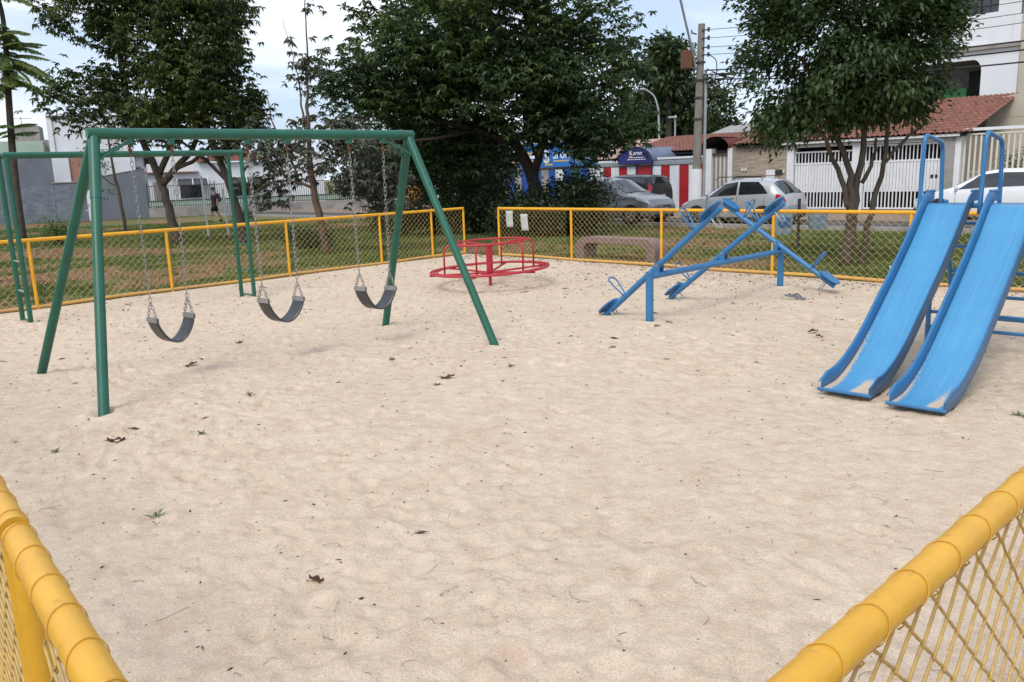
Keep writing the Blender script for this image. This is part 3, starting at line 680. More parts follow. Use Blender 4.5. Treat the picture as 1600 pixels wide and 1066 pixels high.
# ------------------------------------------------------------------ seesaws
b0, b1 = V3(1.52, 8.90, 0), V3(3.73, 11.27, 0)
sd_ = (b1 - b0).normalized(); sn = V3(sd_.y, -sd_.x, 0)
t = thing('seesaw_stand', (2.62, 10.08, 0), 'blue tubular seesaw stand with two posts and a long crossbar', 'seesaw stand')
MB().tube([b0 + V3(0, 0, .515), b1 + V3(0, 0, .50)], 0.036, 18).build('crossbar', 'blue', t, True, angle=50)
for p, h in ((b0, .565), (b1, .525)): MB().tube([p + V3(0, 0, -.25), p + V3(0, 0, h)], 0.043, 20).build('post', 'blue', t, True, angle=50)
PV = []
for f, ang, lab in ((0.058, 0.705, 'blue seesaw at the near post, its left end down in the sand'), (0.505, 0.68, 'middle blue seesaw, left end down and right end raised'), (0.955, -0.585, 'blue seesaw at the far post, its right end down')):
    p = lerp(b0, b1, f) + V3(0, 0, .535)
    mb = MB()
    for s in (-1, 1): mb.hexa([p + sd_ * (s * .042 + sx * .006) + sn * sy * .034 + V3(0, 0, z) for z in (-0.02, 0.115) for sx, sy in ((-1, -1), (1, -1), (1, 1), (-1, 1))])
    mb.build('pivot_bracket', 'blue', t, bevel=0.004)
    s_ = thing('seesaw', (p.x, p.y, 0), lab, 'seesaw', 'blue seesaws')
    c = p + V3(0, 0, .085)
    ax = (sn * math.cos(ang) + V3(0, 0, math.sin(ang)))          # from left/far end to right/near end
    upv = sd_.cross(ax).normalized()
    if upv.z < 0: upv = -upv
    HL = 0.97
    MB().tube([c - ax * HL, c + ax * HL], 0.034, 18).build('plank_tube', 'blue', s_, True, angle=50)
    MB().tube([c - sd_ * .055, c + sd_ * .055], 0.016, 12).build('pivot_pin', 'steel', s_, True)
    for e in (-1, 1):
        o_ = c + ax * e * (HL - .10) + upv * .050
        # rounded seat pad
        outl = [o_ + ax * e * (.13 * math.cos(q) if math.cos(q) > 0 else .15 * math.cos(q)) + sd_ * (.105 * (abs(math.sin(q)) ** .7) * (1 if math.sin(q) > 0 else -1)) for q in [2 * math.pi * k / 24 for k in range(24)]]
        MB().prism(outl, upv * .022).build('seat', 'blue', s_, bevel=0.006)
        MB().hexa([c + ax * e * (HL - .19 + sx * .07) + sd_ * sy * .03 + upv * z for z in (.028, .052) for sx, sy in ((-1, -1), (1, -1), (1, 1), (-1, 1))]).build('seat_bracket', 'blue', s_)
        # handle loop: a teardrop of tube leaning towards the seat
        hb = c + ax * e * (HL - .38)
        ln = (upv * math.cos(.08) + ax * e * math.sin(.08)).normalized()
        hp = [hb + upv * .02 + sd_ * .022, hb + ln * .15 + sd_ * .058] + [hb + ln * (.235 + .060 * math.sin(q)) + sd_ * .068 * math.cos(q) for q in [math.pi * k / 8 for k in range(9)]] + [hb + ln * .15 - sd_ * .058, hb + upv * .02 - sd_ * .022]
        MB().tube(smooth_path(hp, 3), 0.0095, 10).build('handle', 'blue', s_, True, angle=180)
        # stop hoop under the seat
        fb = c + ax * e * (HL - .13) - upv * .03
        hp = [fb + sd_ * .05, fb - upv * .08 + sd_ * .06, fb - upv * .125 + sd_ * .03, fb - upv * .125 - sd_ * .03, fb - upv * .08 - sd_ * .06, fb - sd_ * .05]
        MB().tube(smooth_path(hp, 4), 0.008, 8).build('stop_hoop', 'lamp_post', s_, True, angle=180)

# ------------------------------------------------------------------ double slide
S0 = V3(2.26, 5.90, 0); ds = V3(.707, .707, 0); dw = V3(.707, -.707, 0)     # slide runs up along ds, across is dw
t = thing('double_slide', (3.2, 6.5, 0), 'two blue metal slides side by side sharing one ladder', 'slide')
prof = [(0.0, .032), (.14, .034), (.29, .052), (.50, .128), (.74, .262), (1.1, .525), (1.46, .80), (1.75, 1.045), (1.93, 1.215), (2.0, 1.272), (2.08, 1.286)]
pf = smooth_path([(a, 0, z) for a, z in prof], 6)
def chute_mat():
    m = pmat('slide_paint', (0.070, 0.295, 0.530), (0.060, 0.260, 0.485), 2.2, 0.36, bump=0.04, bscale=60, rvar=0.08)
    t_ = m.node_tree; b = t_.nodes['Principled BSDF']; src = b.inputs['Base Color'].links[0].from_socket
    a = N(t_, 'ShaderNodeAttribute', attribute_name='wear'); n = N(t_, 'ShaderNodeTexNoise'); n.inputs['Scale'].default_value = 75; n.inputs['Detail'].default_value = 5
    c = N(t_, 'ShaderNodeTexCoord'); t_.links.new(c.outputs['Object'], n.inputs['Vector'])
    ad = N(t_, 'ShaderNodeMath', operation='ADD'); t_.links.new(a.outputs['Fac'], ad.inputs[0]); t_.links.new(n.outputs['Fac'], ad.inputs[1])
    r = N(t_, 'ShaderNodeValToRGB'); r.color_ramp.elements[0].position = .70; r.color_ramp.elements[1].position = 1.0
    t_.links.new(ad.outputs[0], r.inputs['Fac']); mm = N(t_, 'ShaderNodeMixRGB'); mm.inputs['Color2'].default_value = (0.52, 0.42, 0.32, 1)
    su = N(t_, 'ShaderNodeAttribute', attribute_name='suv'); ns = N(t_, 'ShaderNodeTexNoise'); ns.inputs['Scale'].default_value = 1.0; ns.inputs['Detail'].default_value = 6; ns.inputs['Roughness'].default_value = .7
    t_.links.new(su.outputs['Vector'], ns.inputs['Vector']); rs = N(t_, 'ShaderNodeValToRGB'); rs.color_ramp.elements[0].position = .46; rs.color_ramp.elements[1].position = .74; rs.color_ramp.elements[1].color = (.30, .30, .30, 1)
    t_.links.new(ns.outputs['Fac'], rs.inputs['Fac']); m0 = N(t_, 'ShaderNodeMixRGB'); m0.inputs['Color2'].default_value = (0.20, 0.44, 0.62, 1); t_.links.new(rs.outputs['Color'], m0.inputs['Fac']); t_.links.new(src, m0.inputs['Color1']); src = m0.outputs['Color']
    t_.links.new(r.outputs['Color'], mm.inputs['Fac']); t_.links.new(src, mm.inputs['Color1']); t_.links.new(mm.outputs['Color'], b.inputs['Base Color'])
    rr = N(t_, 'ShaderNodeMapRange'); rr.inputs['To Min'].default_value = .36; rr.inputs['To Max'].default_value = .9
    t_.links.new(r.outputs['Color'], rr.inputs['Value']); t_.links.new(rr.outputs['Result'], b.inputs['Roughness'])
    return m
M['chute'] = chute_mat()
WID = 0.348
def chute(org, seed):
    rr = random.Random(seed); nw = 24; rows = []; wear = []; suv = []
    for p in pf:
        row = []
        for j in range(nw + 1):
            f = j / nw; dish = 0.012 * (1 - (2 * f - 1) ** 2)
            row.append(org + ds * p.x + dw * (WID * f) + V3(0, 0, p.z - dish))
            lowness = max(0, 1 - p.x / 0.55)
            edge = max(0, 1 - min(f, 1 - f) / .16)
            if seed == 1: w = 1.0 * max(0, 1 - p.x / .55) * sstep((f - .48) / .14) * sstep((.42 - p.x) / .16 + f * .3) + .8 * max(0, 1 - f / .22) * max(0, 1 - p.x / .9) + .42 * edge * max(0, 1 - p.x / 1.9) + .10 * max(0, 1 - p.x / .5)
            else: w = .70 * max(0, 1 - p.x / .42) * (sstep((f - .56) / .12) * sstep((.92 - f) / .1)) + .5 * max(0, 1 - f / .16) * max(0, 1 - p.x / .7) + .08 * max(0, 1 - p.x / .5) + .33 * max(0, 1 - abs(f - .76) / .10) * max(0, 1 - p.x / 1.2) + .34 * max(0, 1 - f / .14) * max(0, 1 - p.x / 1.8)
            wear.append(w); suv.append((f * 16 + seed * 9, p.x * 1.3, 0))
        rows.append(row)
    o = MB().grid(rows).build('chute', 'chute', t, True, angle=180)
    at_ = o.data.attributes.new('wear', 'FLOAT', 'POINT'); at_.data.foreach_set('value', np.array(wear, np.float32))
    at_ = o.data.attributes.new('suv', 'FLOAT_VECTOR', 'POINT'); at_.data.foreach_set('vector', np.array(suv, np.float32).ravel())
    sd = o.modifiers.new('thick', 'SOLIDIFY'); sd.thickness = 0.006; sd.offset = -1
    for e, sg in ((0, -1), (1, 1)):
        side = org + dw * (WID * e)
        rows = []
        for k, p in enumerate(pf):
            tn = pf[min(k + 1, len(pf) - 1)] - pf[max(k - 1, 0)]; nn = V3(-tn.z, 0, tn.x).normalized()
            hgt = .105 * min(1, .5 + p.x / .12 * .5) if p.x < .12 else .105
            base = side + ds * p.x + V3(0, 0, p.z); up_ = ds * nn.x + V3(0, 0, nn.z)
            lip = dw * sg * .012
            rows.append([base - up_ * .03, base + up_ * hgt * .5, base + up_ * hgt * .92, base + up_ * hgt + lip * .4, base + up_ * hgt * .97 + lip, base + up_ * hgt * .78 + lip * 1.1])
        e_ = side + ds * 2.03 + V3(0, 0, 1.30)
        MB().prism([e_, e_ + ds * .15, e_ + ds * .15 + V3(0, 0, .085), e_ + ds * -.02 + V3(0, 0, .088)], dw * sg * .006).build('end_wing', 'blue', t)
        MB().tube([e_ + ds * -.04 + V3(0, 0, .088) + dw * sg * .006, e_ + ds * .155 + V3(0, 0, .086) + dw * sg * .006], .013, 8).build('wing_lip', 'blue', t, True)
        w = MB().grid(rows).build('side_wall', 'blue', t, True, angle=180)
        sd = w.modifiers.new('thick', 'SOLIDIFY'); sd.thickness = 0.005
    a, b = org - ds * .004 + V3(0, 0, .026), org + dw * WID - ds * .004 + V3(0, 0, .026)
    MB().tube([a - dw * .02, b + dw * .02], 0.014, 10).build('lip', 'blue', t, True)
    for e in (0.03, .97):
        q = org + dw * WID * e + ds * .22
        MB().tube([q + V3(0, 0, -.2), q + V3(0, 0, .012)], 0.016, 10).build('foot', 'darkgrey', t, True)
ORG = [S0 + dw * .02, S0 + dw * 0.540 - ds * .075]
chute(ORG[0], 1); chute(ORG[1], 2)
PT = 2.04
for q in (S0 + dw * (-.012), S0 + dw * .468, S0 + dw * .955):
    a = q + ds * (1.90); hp = [a + V3(0, 0, 1.20), a + ds * .02 + V3(0, 0, 1.55), a + ds * .035 + V3(0, 0, 1.80), a + ds * .07 + V3(0, 0, 1.855), a + ds * .12 + V3(0, 0, 1.86), a + ds * .42 + V3(0, 0, 1.815), a + ds * .475 + V3(0, 0, 1.79), a + ds * .51 + V3(0, 0, 1.73), a + ds * .53 + V3(0, 0, 1.55), a + ds * .56 + V3(0, 0, 1.22)]
    MB().tube(smooth_path(hp, 4), 0.0185, 12).build('handrail', 'blue', t, True, angle=180)
# standing deck, uprights and the ladder behind
dk0, dk1 = S0 + dw * -.02 + ds * 2.06, S0 + dw * .965 + ds * 2.06
MB().hexa([dk0 + V3(0, 0, 1.24), dk1 + V3(0, 0, 1.24), dk1 + ds * .36 + V3(0, 0, 1.24), dk0 + ds * .36 + V3(0, 0, 1.24), dk0 + V3(0, 0, 1.27), dk1 + V3(0, 0, 1.27), dk1 + ds * .36 + V3(0, 0, 1.27), dk0 + ds * .36 + V3(0, 0, 1.27)]).build('deck', 'blue', t, bevel=0.004)
for q in (0.10, 1.05):
    p = S0 + dw * q + ds * 1.98; MB().tube([p + V3(0, 0, -.2), p + V3(0, 0, 1.20)], 0.021, 12).build('support_post', 'blue', t, True)
    MB().tube(smooth_path([p + V3(0, 0, .52), p + ds * .10 + V3(0, 0, .60), p + ds * .19 + V3(0, 0, .74), p + ds * .20 + V3(0, 0, 1.27)], 4), 0.014, 10).build('curved_brace', 'blue', t, True)
lad0, lad1 = S0 + dw * .03, S0 + dw * 1.62
for q in (lad0, lad1):
    MB().tube([q + ds * 3.02 + V3(0, 0, -.2), q + ds * 2.46 + V3(0, 0, 1.29)], 0.021, 12).build('ladder_stringer', 'blue', t, True)
for z in (.16, .38, .62, .86, 1.08):
    s_ = 3.02 - .56 * (z + .2) / 1.49
    MB().tube([lad0 + ds * s_ + V3(0, 0, z), lad1 + ds * s_ + V3(0, 0, z)], 0.0165, 10).build('ladder_rung', 'blue', t, True)
for z, s_ in ((.20, 1.98), (.33, 2.0)):
    MB().tube([S0 + dw * .10 + ds * s_ + V3(0, 0, z), S0 + dw * 1.62 + ds * (s_ + .02) + V3(0, 0, z)], 0.015, 10).build('tie_bar', 'blue', t, True)

# ------------------------------------------------------------------ bench, bins, small things on the lawn
def gp(x, y): return float(gz(x, y))
ba, bb_ = V3(1.34, 16.45, 0), V3(2.66, 15.05, 0)
bdv = (bb_ - ba); BL = bdv.length; bdv.normalize(); bnv = V3(-bdv.y, bdv.x, 0)
zb0 = gp(2.1, 15.9) - .05; th = .11; H_ = .47
outer = [(0, 0)] + [(.22 - .22 * math.cos(q), H_ - .20 + .20 * math.sin(q)) for q in [math.pi / 2 * k / 6 for k in range(7)]] + [(BL - .22 + .22 * math.sin(q), H_ - .20 + .20 * math.cos(q)) for q in [math.pi / 2 * k / 6 for k in range(7)]] + [(BL, 0)]
inner = [(BL - .20, 0)] + [(BL - .20 - .12 + .12 * math.cos(q), H_ - th - .12 + .12 * math.sin(q)) for q in [math.pi / 2 * k / 5 for k in range(6)]] + [(.32 - .12 * math.sin(q), H_ - th - .12 + .12 * math.cos(q)) for q in [math.pi / 2 * k / 5 for k in range(6)]] + [(.20, 0)]
mb = MB(); OU = [ba + bdv * x + V3(0, 0, zb0 + z) for x, z in outer]; IN = [ba + bdv * x + V3(0, 0, zb0 + z) for x, z in inner][::-1]
n = min(len(OU), len(IN)); W2 = bnv * .40
def resamp(P, n):
    L = [0]
    for a, b in zip(P[:-1], P[1:]): L.append(L[-1] + (b - a).length)
    o = []
    for k in range(n):
        s = L[-1] * k / (n - 1); i = max(0, min(len(P) - 2, next((j for j in range(len(L) - 1) if L[j + 1] >= s - 1e-9), len(P) - 2)))
        o.append(lerp(P[i], P[i + 1], (s - L[i]) / max(1e-9, L[i + 1] - L[i])))
    return o
OU = resamp(OU, 40); IN = resamp(IN, 40)
mb.grid([[o, o + W2] for o in OU]); mb.grid([[i, i + W2] for i in IN]); mb.grid([[o, i] for o, i in zip(OU, IN)]); mb.grid([[o + W2, i + W2] for o, i in zip(OU, IN)])
single(mb, 'park_bench', 'mauve', (ba.x, ba.y, zb0), 'mauve concrete arch bench on the grass behind the fence', 'bench', smooth=True, angle=40)

pb_ = V3(6.02, 17.15, gp(6, 17.1))
t = thing('litter_bin_stand', tuple(pb_), 'dark steel post holding two pale blue litter bins', 'bin post')
MB().tube([pb_ + V3(0, 0, -.2), pb_ + V3(0, 0, 1.02)], .032, 12).build('post', 'darkgrey', t, True, angle=50)
MB().tube([pb_ + V3(-.12, .02, .74), pb_ + V3(.12, -.02, .74)], .016, 8).build('bin_arm', 'darkgrey', t, True)
def bin_(c, w, dpt, h, label, ang, lid):
    c = Vector(c); ux = V3(math.cos(ang), math.sin(ang), 0); uy = V3(-math.sin(ang), math.cos(ang), 0)
    t = thing('litter_bin', tuple(c), label, 'litter bin', 'blue litter bins')
    rows = []
    for k, (z, s) in enumerate(((0, .78), (.03, .82), (h * .5, .90), (h * .86, .985), (h * .865, 1.06), (h * .96, 1.07), (h, 1.05), (h, .96), (h * .2, .80), (h * .1, 0.0))):
        n = 28; row = []
        for j in range(n + 1):
            a = 2 * math.pi * j / n; ca, sa = math.cos(a), math.sin(a); e = 0.45
            row.append(c + ux * (w / 2 * s * math.copysign(abs(ca) ** e, ca)) + uy * (dpt / 2 * s * math.copysign(abs(sa) ** e, sa)) + V3(0, 0, z))
        rows.append(row)
    MB().grid(rows).build('tub', 'blue_old', t, True, angle=35)
    n = 14; MB().add([c + ux * (w * .39 * math.copysign(abs(math.cos(2 * math.pi * j / n)) ** .45, math.cos(2 * math.pi * j / n))) + uy * (dpt * .39 * math.copysign(abs(math.sin(2 * math.pi * j / n)) ** .45, math.sin(2 * math.pi * j / n))) for j in range(n)], [tuple(range(n))]).build('tub_floor', 'blue_old', t)
    MB().tube([c + ux * (w * .5) + V3(0, 0, h * .9), c + ux * (w * .56) + V3(0, 0, h * .9), c + ux * (w * .56) + V3(0, 0, h * .78), c + ux * (w * .5) + V3(0, 0, h * .74)], .012, 6).build('handle', 'blue_old', t, True)
    if lid: MB().hexa([c + ux * sx * w * .40 - uy * (dpt * .455 + q) + V3(0, 0, z) for z in (h * .28, h * .62) for sx, q in ((-.7, .0), (.7, .0), (.7, .012), (-.7, .012))]).build('grille', 'blue', t)
bin_((5.72, 17.22, pb_.z + .30), .42, .34, .56, 'taller faded blue litter bin behind the far seesaw', -.2, True)
bin_((6.37, 17.05, pb_.z + .40), .40, .34, .40, 'shorter blue litter bin on the right of the bin post', -.2, False)

# brick and concrete seat at the left edge, foam block by the tree
q = V3(-11.2, 16.35, gp(-11.2, 16.3))
t = thing('low_masonry_seat', tuple(q), 'low concrete seat on orange bricks at the left edge of the lawn', 'seat')
for k in range(6):
    for r_ in range(2): MB().box(q.x - .85 + .27 * k + .13 * r_ * .5, q.x - .85 + .27 * k + .25 + .13 * r_ * .5, q.y - .2, q.y + .2, q.z + .12 * r_, q.z + .11 + .12 * r_).build('brick', 'brick_orange', t, bevel=.006)
MB().box(q.x - .95, q.x + .9, q.y - .28, q.y + .28, q.z + .235, q.z + .33).build('slab', 'concrete', t, bevel=.015)
MB().box(q.x - 1.0, q.x + 1.0, q.y - .4, q.y + .3, q.z - .05, q.z + .0).build('footing', 'concrete', t, bevel=.01)
q = V3(6.02, 12.85, gp(6.02, 12.85))
single(MB().hexa([q + V3(a * .06 + .01 * b, b * .04, z) for z in (0, .075) for a, b in ((-1, -1), (1.1, -1), (1, 1), (-1, .9))]), 'foam_block', 'foam_white', tuple(q), 'small white block lying by the right tree trunk', 'block', bevel=.01)

# ------------------------------------------------------------------ trees
def unit(a): return a / np.maximum(1e-9, np.linalg.norm(a, axis=-1, keepdims=True))
def leaf_mesh(P, D, L, W, r, fold=.25):
    """P base points, D tip directions, lengths, widths -> folded kite leaves"""
    n = len(P); D = unit(D); up = r.normal(0, .45, (n, 3)); up[:, 2] += 1.0
    S = unit(np.cross(D, up)); Nn = unit(np.cross(S, D))
    mid = P + D * (L * .45)[:, None]
    tip = P + D * L[:, None]; tip[:, 2] -= L * .12
    a = mid + S * (W / 2)[:, None] + Nn * (W * fold)[:, None]; b = mid - S * (W / 2)[:, None] + Nn * (W * fold)[:, None]
    V = np.stack([P, a, tip, b], 1).reshape(-1, 3); i = np.arange(n) * 4
    F = np.stack([np.stack([i, i + 1, i + 2], 1), np.stack([i, i + 2, i + 3], 1)], 1).reshape(-1, 3)
    return V, F
def foliage(C, cen, nper, rad, ll, lw, seed, droop=.4, flat=.75, rosette=0, out=.5, tone=None):
    r = np.random.default_rng(seed); m = len(C)
    ct = r.random(m) if tone is None else tone
    if rosette:
        k = max(1, nper // rosette); tips = np.repeat(C, k, 0) + r.normal(0, 1, (m * k, 3)) * rad * np.array([1, 1, flat]); tt = np.repeat(ct, k)
        nt_ = len(tips); az = r.uniform(0, 6.28, nt_)[:, None] + np.arange(rosette)[None] * (6.283 / rosette) + r.normal(0, .2, (nt_, rosette))
        el = -droop + r.normal(0, .3, (nt_, rosette))
        D = np.stack([np.cos(az) * np.cos(el), np.sin(az) * np.cos(el), np.sin(el)], -1).reshape(-1, 3)
        P = np.repeat(tips, rosette, 0); tone_ = np.repeat(tt, rosette)
    else:
        P = np.repeat(C, nper, 0) + r.normal(0, 1, (m * nper, 3)) * rad * np.array([1, 1, flat]); tone_ = np.repeat(ct, nper)
        D = unit(r.normal(0, 1, P.shape)) * .8 + unit(P - cen) * out; D[:, 2] -= droop
    n = len(P); L = ll * r.uniform(.65, 1.2, n); W = lw * r.uniform(.7, 1.2, n)
    V, F = leaf_mesh(P, D, L, W, r)
    at = np.repeat(np.clip(tone_ * .55 + r.random(n) * .45, 0, 1), 2)
    return V, F, at
def crown_points(ells, n, r, shell=.45):
    vol = np.array([e[3] * e[4] * e[5] for e in ells]) ** .8; vol = vol / vol.sum(); out = []
    while len(out) < n:
        e = ells[r.choice(len(ells), p=vol)]; d = unit(r.normal(0, 1, 3)); rad = r.random() ** shell
        p = np.array(e[:3]) + d * rad * np.array(e[3:6])
        out.append(p)
    return np.array(out)
def tree(name, label, base, limbs, ells, ncl, seed, bark, leaf, ll, lw, rad, nper, rosette=0, droop=.4, cat='tree', group=None, shell=.4, flat=.75, out=.5, skylight_z=0.0, twig=.010):
    r = np.random.default_rng(seed); base = np.array(base, float)
    t = thing(name, tuple(base), label, cat, group)
    mb = MB(); nodes = []; rads = []
    for lb in limbs:
        pts = smooth_path([(base[0] + p[0], base[1] + p[1], base[2] + p[2]) for p in lb], 4); R = np.interp(np.linspace(0, 1, len(pts)), np.linspace(0, 1, len(lb)), [p[3] for p in lb])
        jit = [Vector(p) + V3(*r.normal(0, .012, 3)) if 0 < i < len(pts) - 1 else Vector(p) for i, p in enumerate(pts)]
        mb.tube(jit, list(R), 9)
        for p, q in list(zip(jit, R))[len(jit) // 3:]: nodes.append(np.array(p)); rads.append(q)
    C = crown_points([(base[0] + e[0], base[1] + e[1], base[2] + e[2], *e[3:]) for e in ells], ncl, r, shell)
    ND = np.array(nodes); cen = ND[-1] if len(ND) else base
    order = np.argsort([np.min(np.linalg.norm(ND - c, axis=1)) for c in C])
    nodes = list(nodes)
    for i in order:
        c = C[i]; A = np.array(nodes); dd = np.linalg.norm(A - c, axis=1) + .6 * np.maximum(0, A[:, 2] - c[2]); j = int(np.argmin(dd)); p = A[j]; d = np.linalg.norm(c - p)
        if d < .12: continue
        r0 = min(rads[j] * .7, twig + .012 * d); m1 = p + (c - p) * .45 + np.array([0, 0, .10 * d]) + r.normal(0, .06 * d, 3)
        mb.tube([V3(*p), V3(*lerp(p, m1, .5)), V3(*m1), V3(*c)], [r0, r0 * .85, r0 * .65, r0 * .3], 5, caps=False)
        for q, w in ((lerp(p, m1, .5), .85), (m1, .65), (c, .4)): nodes.append(q); rads.append(r0 * w)
    mb.build('trunk', bark, t, True, angle=180)
    ccen = C.mean(0)
    tone = np.clip(r.random(ncl) * .8 + skylight_z * (C[:, 2] - ccen[2]), 0, 1)  # higher clusters lighter: sky light put into the leaf colour
    V, F, at = foliage(C, ccen, nper, rad, ll, lw, seed + 1, droop, flat, rosette, out, tone)
    raw_mesh('crown', V, F, leaf, t, at)
    return t
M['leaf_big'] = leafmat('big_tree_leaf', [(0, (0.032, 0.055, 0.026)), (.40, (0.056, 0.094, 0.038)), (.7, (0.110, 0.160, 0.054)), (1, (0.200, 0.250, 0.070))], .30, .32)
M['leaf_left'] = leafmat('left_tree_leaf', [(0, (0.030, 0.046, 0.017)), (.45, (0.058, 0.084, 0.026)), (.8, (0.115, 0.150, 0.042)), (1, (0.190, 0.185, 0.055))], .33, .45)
M['leaf_right'] = leafmat('right_tree_leaf', [(0, (0.028, 0.050, 0.020)), (.5, (0.052, 0.090, 0.032)), (.93, (0.098, 0.145, 0.045)), (1, (0.160, 0.095, 0.025))], .26, .4)
M['leaf_dull'] = leafmat('dull_tree_leaf', [(0, (0.062, 0.068, 0.048)), (.6, (0.096, 0.104, 0.072)), (1, (0.145, 0.155, 0.090))], .2, .6)
M['leaf_hill'] = leafmat('far_tree_leaf', [(0, (0.030, 0.052, 0.020)), (.6, (0.055, 0.085, 0.028)), (1, (0.095, 0.125, 0.040))], .2, .55)
M['leaf_bush'] = leafmat('bush_leaf', [(0, (0.022, 0.040, 0.018)), (.6, (0.036, 0.062, 0.024)), (1, (0.070, 0.095, 0.03))], .2, .5)
M['leaf_bright'] = leafmat('bright_leaf', [(0, (0.070, 0.115, 0.035)), (.6, (0.120, 0.175, 0.055)), (1, (0.200, 0.245, 0.085))], .3, .5)
M['leaf_frond'] = leafmat('frond_leaf', [(0, (0.100, 0.150, 0.050)), (.6, (0.185, 0.250, 0.080)), (1, (0.290, 0.350, 0.120))], .5, .5)
M['leaf_sprout'] = leafmat('sprout_leaf', [(0, (0.17, 0.20, 0.12)), (1, (0.30, 0.33, 0.20))], .2, .6)

# big dark tree in the middle
tree('broadleaf_tree', 'huge dark spreading tree beside the opening in the fence', (0.75, 24.5, gp(.75, 24.5) - .05),
     [[(0, 0, 0, .24), (.03, 0, .9, .20), (.02, 0, 1.75, .185), (-.45, .1, 2.7, .15), (-1.2, .2, 4.0, .12), (-2.0, .3, 5.6, .08), (-2.2, .3, 7.2, .05)],
      [(.02, 0, 1.7, .15), (.22, -.1, 2.4, .115), (.40, -.2, 3.2, .10), (.3, -.1, 4.8, .08), (-.2, 0, 6.6, .05)],
      [(-.5, .1, 2.7, .11), (-1.6, -.3, 3.1, .09), (-2.9, -.6, 3.5, .07), (-4.1, -.8, 3.9, .05)],
      [(.40, -.2, 3.2, .08), (1.2, -.4, 3.9, .07), (2.1, -.5, 4.5, .05)],
      [(-1.6, -.3, 3.1, .06), (-2.4, -1.4, 2.9, .05), (-3.2, -1.9, 2.8, .03)],
      [(.15, 0, 2.3, .05), (-.12, -.2, 3.0, .045), (-.25, -.3, 3.8, .035)]],
     [(-1.3, 0, 6.6, 3.4, 3.2, 2.3), (-3.6, -.4, 4.55, 2.5, 2.4, 1.35), (1.3, -.2, 4.9, 2.1, 2.3, 1.75), (-1.4, -.2, 4.3, 3.4, 2.8, 1.5), (1.7, -.3, 3.05, 1.75, 1.7, .80), (-3.1, .4, 3.0, 1.6, 1.6, 1.1), (-2.0, .6, 2.3, 1.6, 1.3, .9), (.9, -1.4, 2.75, 1.3, .8, .5), (-.2, .6, 8.0, 2.1, 2.2, 1.6)],
     700, 11, 'bark_dark', 'leaf_big', .195, .078, .28, 133, rosette=7, droop=.35, shell=.34, skylight_z=.09)
# left tree with its two leaning stems
bx, by = -10.9, 27.2; bz = gp(bx, by) - .05
tree('broadleaf_tree', 'tall tree with leaning trunk above the left swing chains', (bx, by, bz),
     [[(0, 0, 0, .17), (-.12, 0, 1.2, .135), (-.35, 0, 2.3, .12), (-.75, 0, 3.5, .105), (-1.1, .1, 5.0, .10), (-1.2, .1, 7.2, .07), (-1.1, 0, 9.0, .04)],
      [(-.25, 0, 2.0, .12), (.35, -.1, 2.55, .10), (1.0, -.2, 3.2, .08), (1.5, -.2, 4.6, .06), (1.7, -.1, 6.4, .04)],
      [(-.32, 0, 2.3, .10), (.1, .1, 3.2, .09), (.3, .1, 4.6, .075), (.35, .1, 6.6, .05)],
      [(-.9, 0, 4.0, .06), (-2.0, -.3, 4.6, .05), (-3.2, -.4, 5.0, .035)],
      [(.35, -.1, 2.5, .07), (1.1, -.4, 2.75, .06), (1.9, -.6, 3.4, .04)]],
     [(-1.3, 0, 7.7, 1.9, 1.9, 1.7), (1.2, 0, 6.9, 2.1, 2.0, 2.1), (-2.5, 0, 4.75, 1.3, 1.3, .9), (.2, 0, 5.0, 2.0, 1.8, 1.3), (2.0, 0, 4.3, 1.4, 1.5, .85), (-.6, .2, 9.0, 2.2, 2.0, 1.0), (-.9, 0, 3.9, 1.1, 1.2, .5)],
     450, 21, 'bark', 'leaf_left', .19, .075, .25, 96, rosette=6, droop=.5, shell=.36, skylight_z=.06)
bx, by = -8.1, 25.6; bz = gp(bx, by) - .05
tree('broadleaf_tree', 'leaning dark-trunked tree between the left lawn and the climbing frame', (bx, by, bz),
     [[(0, 0, 0, .15), (-.15, 0, 1.0, .12), (-.4, 0, 2.1, .11), (-.8, 0, 3.4, .09), (-1.2, .1, 5.2, .06), (-1.4, .1, 6.8, .035)],
      [(-.55, 0, 2.6, .07), (-.2, -.2, 3.4, .055), (.3, -.2, 4.4, .035)],
      [(-.35, 0, 1.95, .06), (-1.0, -.1, 2.7, .05), (-1.7, -.2, 3.3, .035)]],
     [(-1.1, 0, 5.6, 1.5, 1.5, 1.6), (-.3, 0, 4.1, 1.1, 1.1, .8), (-1.9, 0, 3.9, 1.1, 1.1, .7), (-1.0, .1, 7.3, 1.2, 1.2, .9), (-.2, -.1, 3.15, .8, .8, .35)],
     170, 31, 'bark_dark', 'leaf_left', .18, .07, .24, 90, rosette=6, droop=.5, shell=.38)
tree('broadleaf_tree', 'low dense tree in deep shade behind the fence opening', (-2.6, 33.0, gp(-2.6, 33)), [[(0, 0, 0, .16), (.1, 0, 1.2, .13), (0, 0, 2.6, .08)], [(0.05, 0, .9, .08), (-1.2, 0, 1.8, .06), (-2.2, 0, 2.4, .04)], [(.05, 0, 1.0, .08), (1.2, 0, 1.9, .06), (2.0, 0, 2.4, .04)]],
     [(0, 0, 3.0, 2.6, 1.8, 1.3), (-2.0, 0, 2.3, 1.5, 1.3, 1.1), (1.7, 0, 2.2, 1.2, 1.2, 1.1)], 190, 45, 'bark_dark', 'leaf_bush', .22, .10, .30, 80, droop=.3, shell=.4)
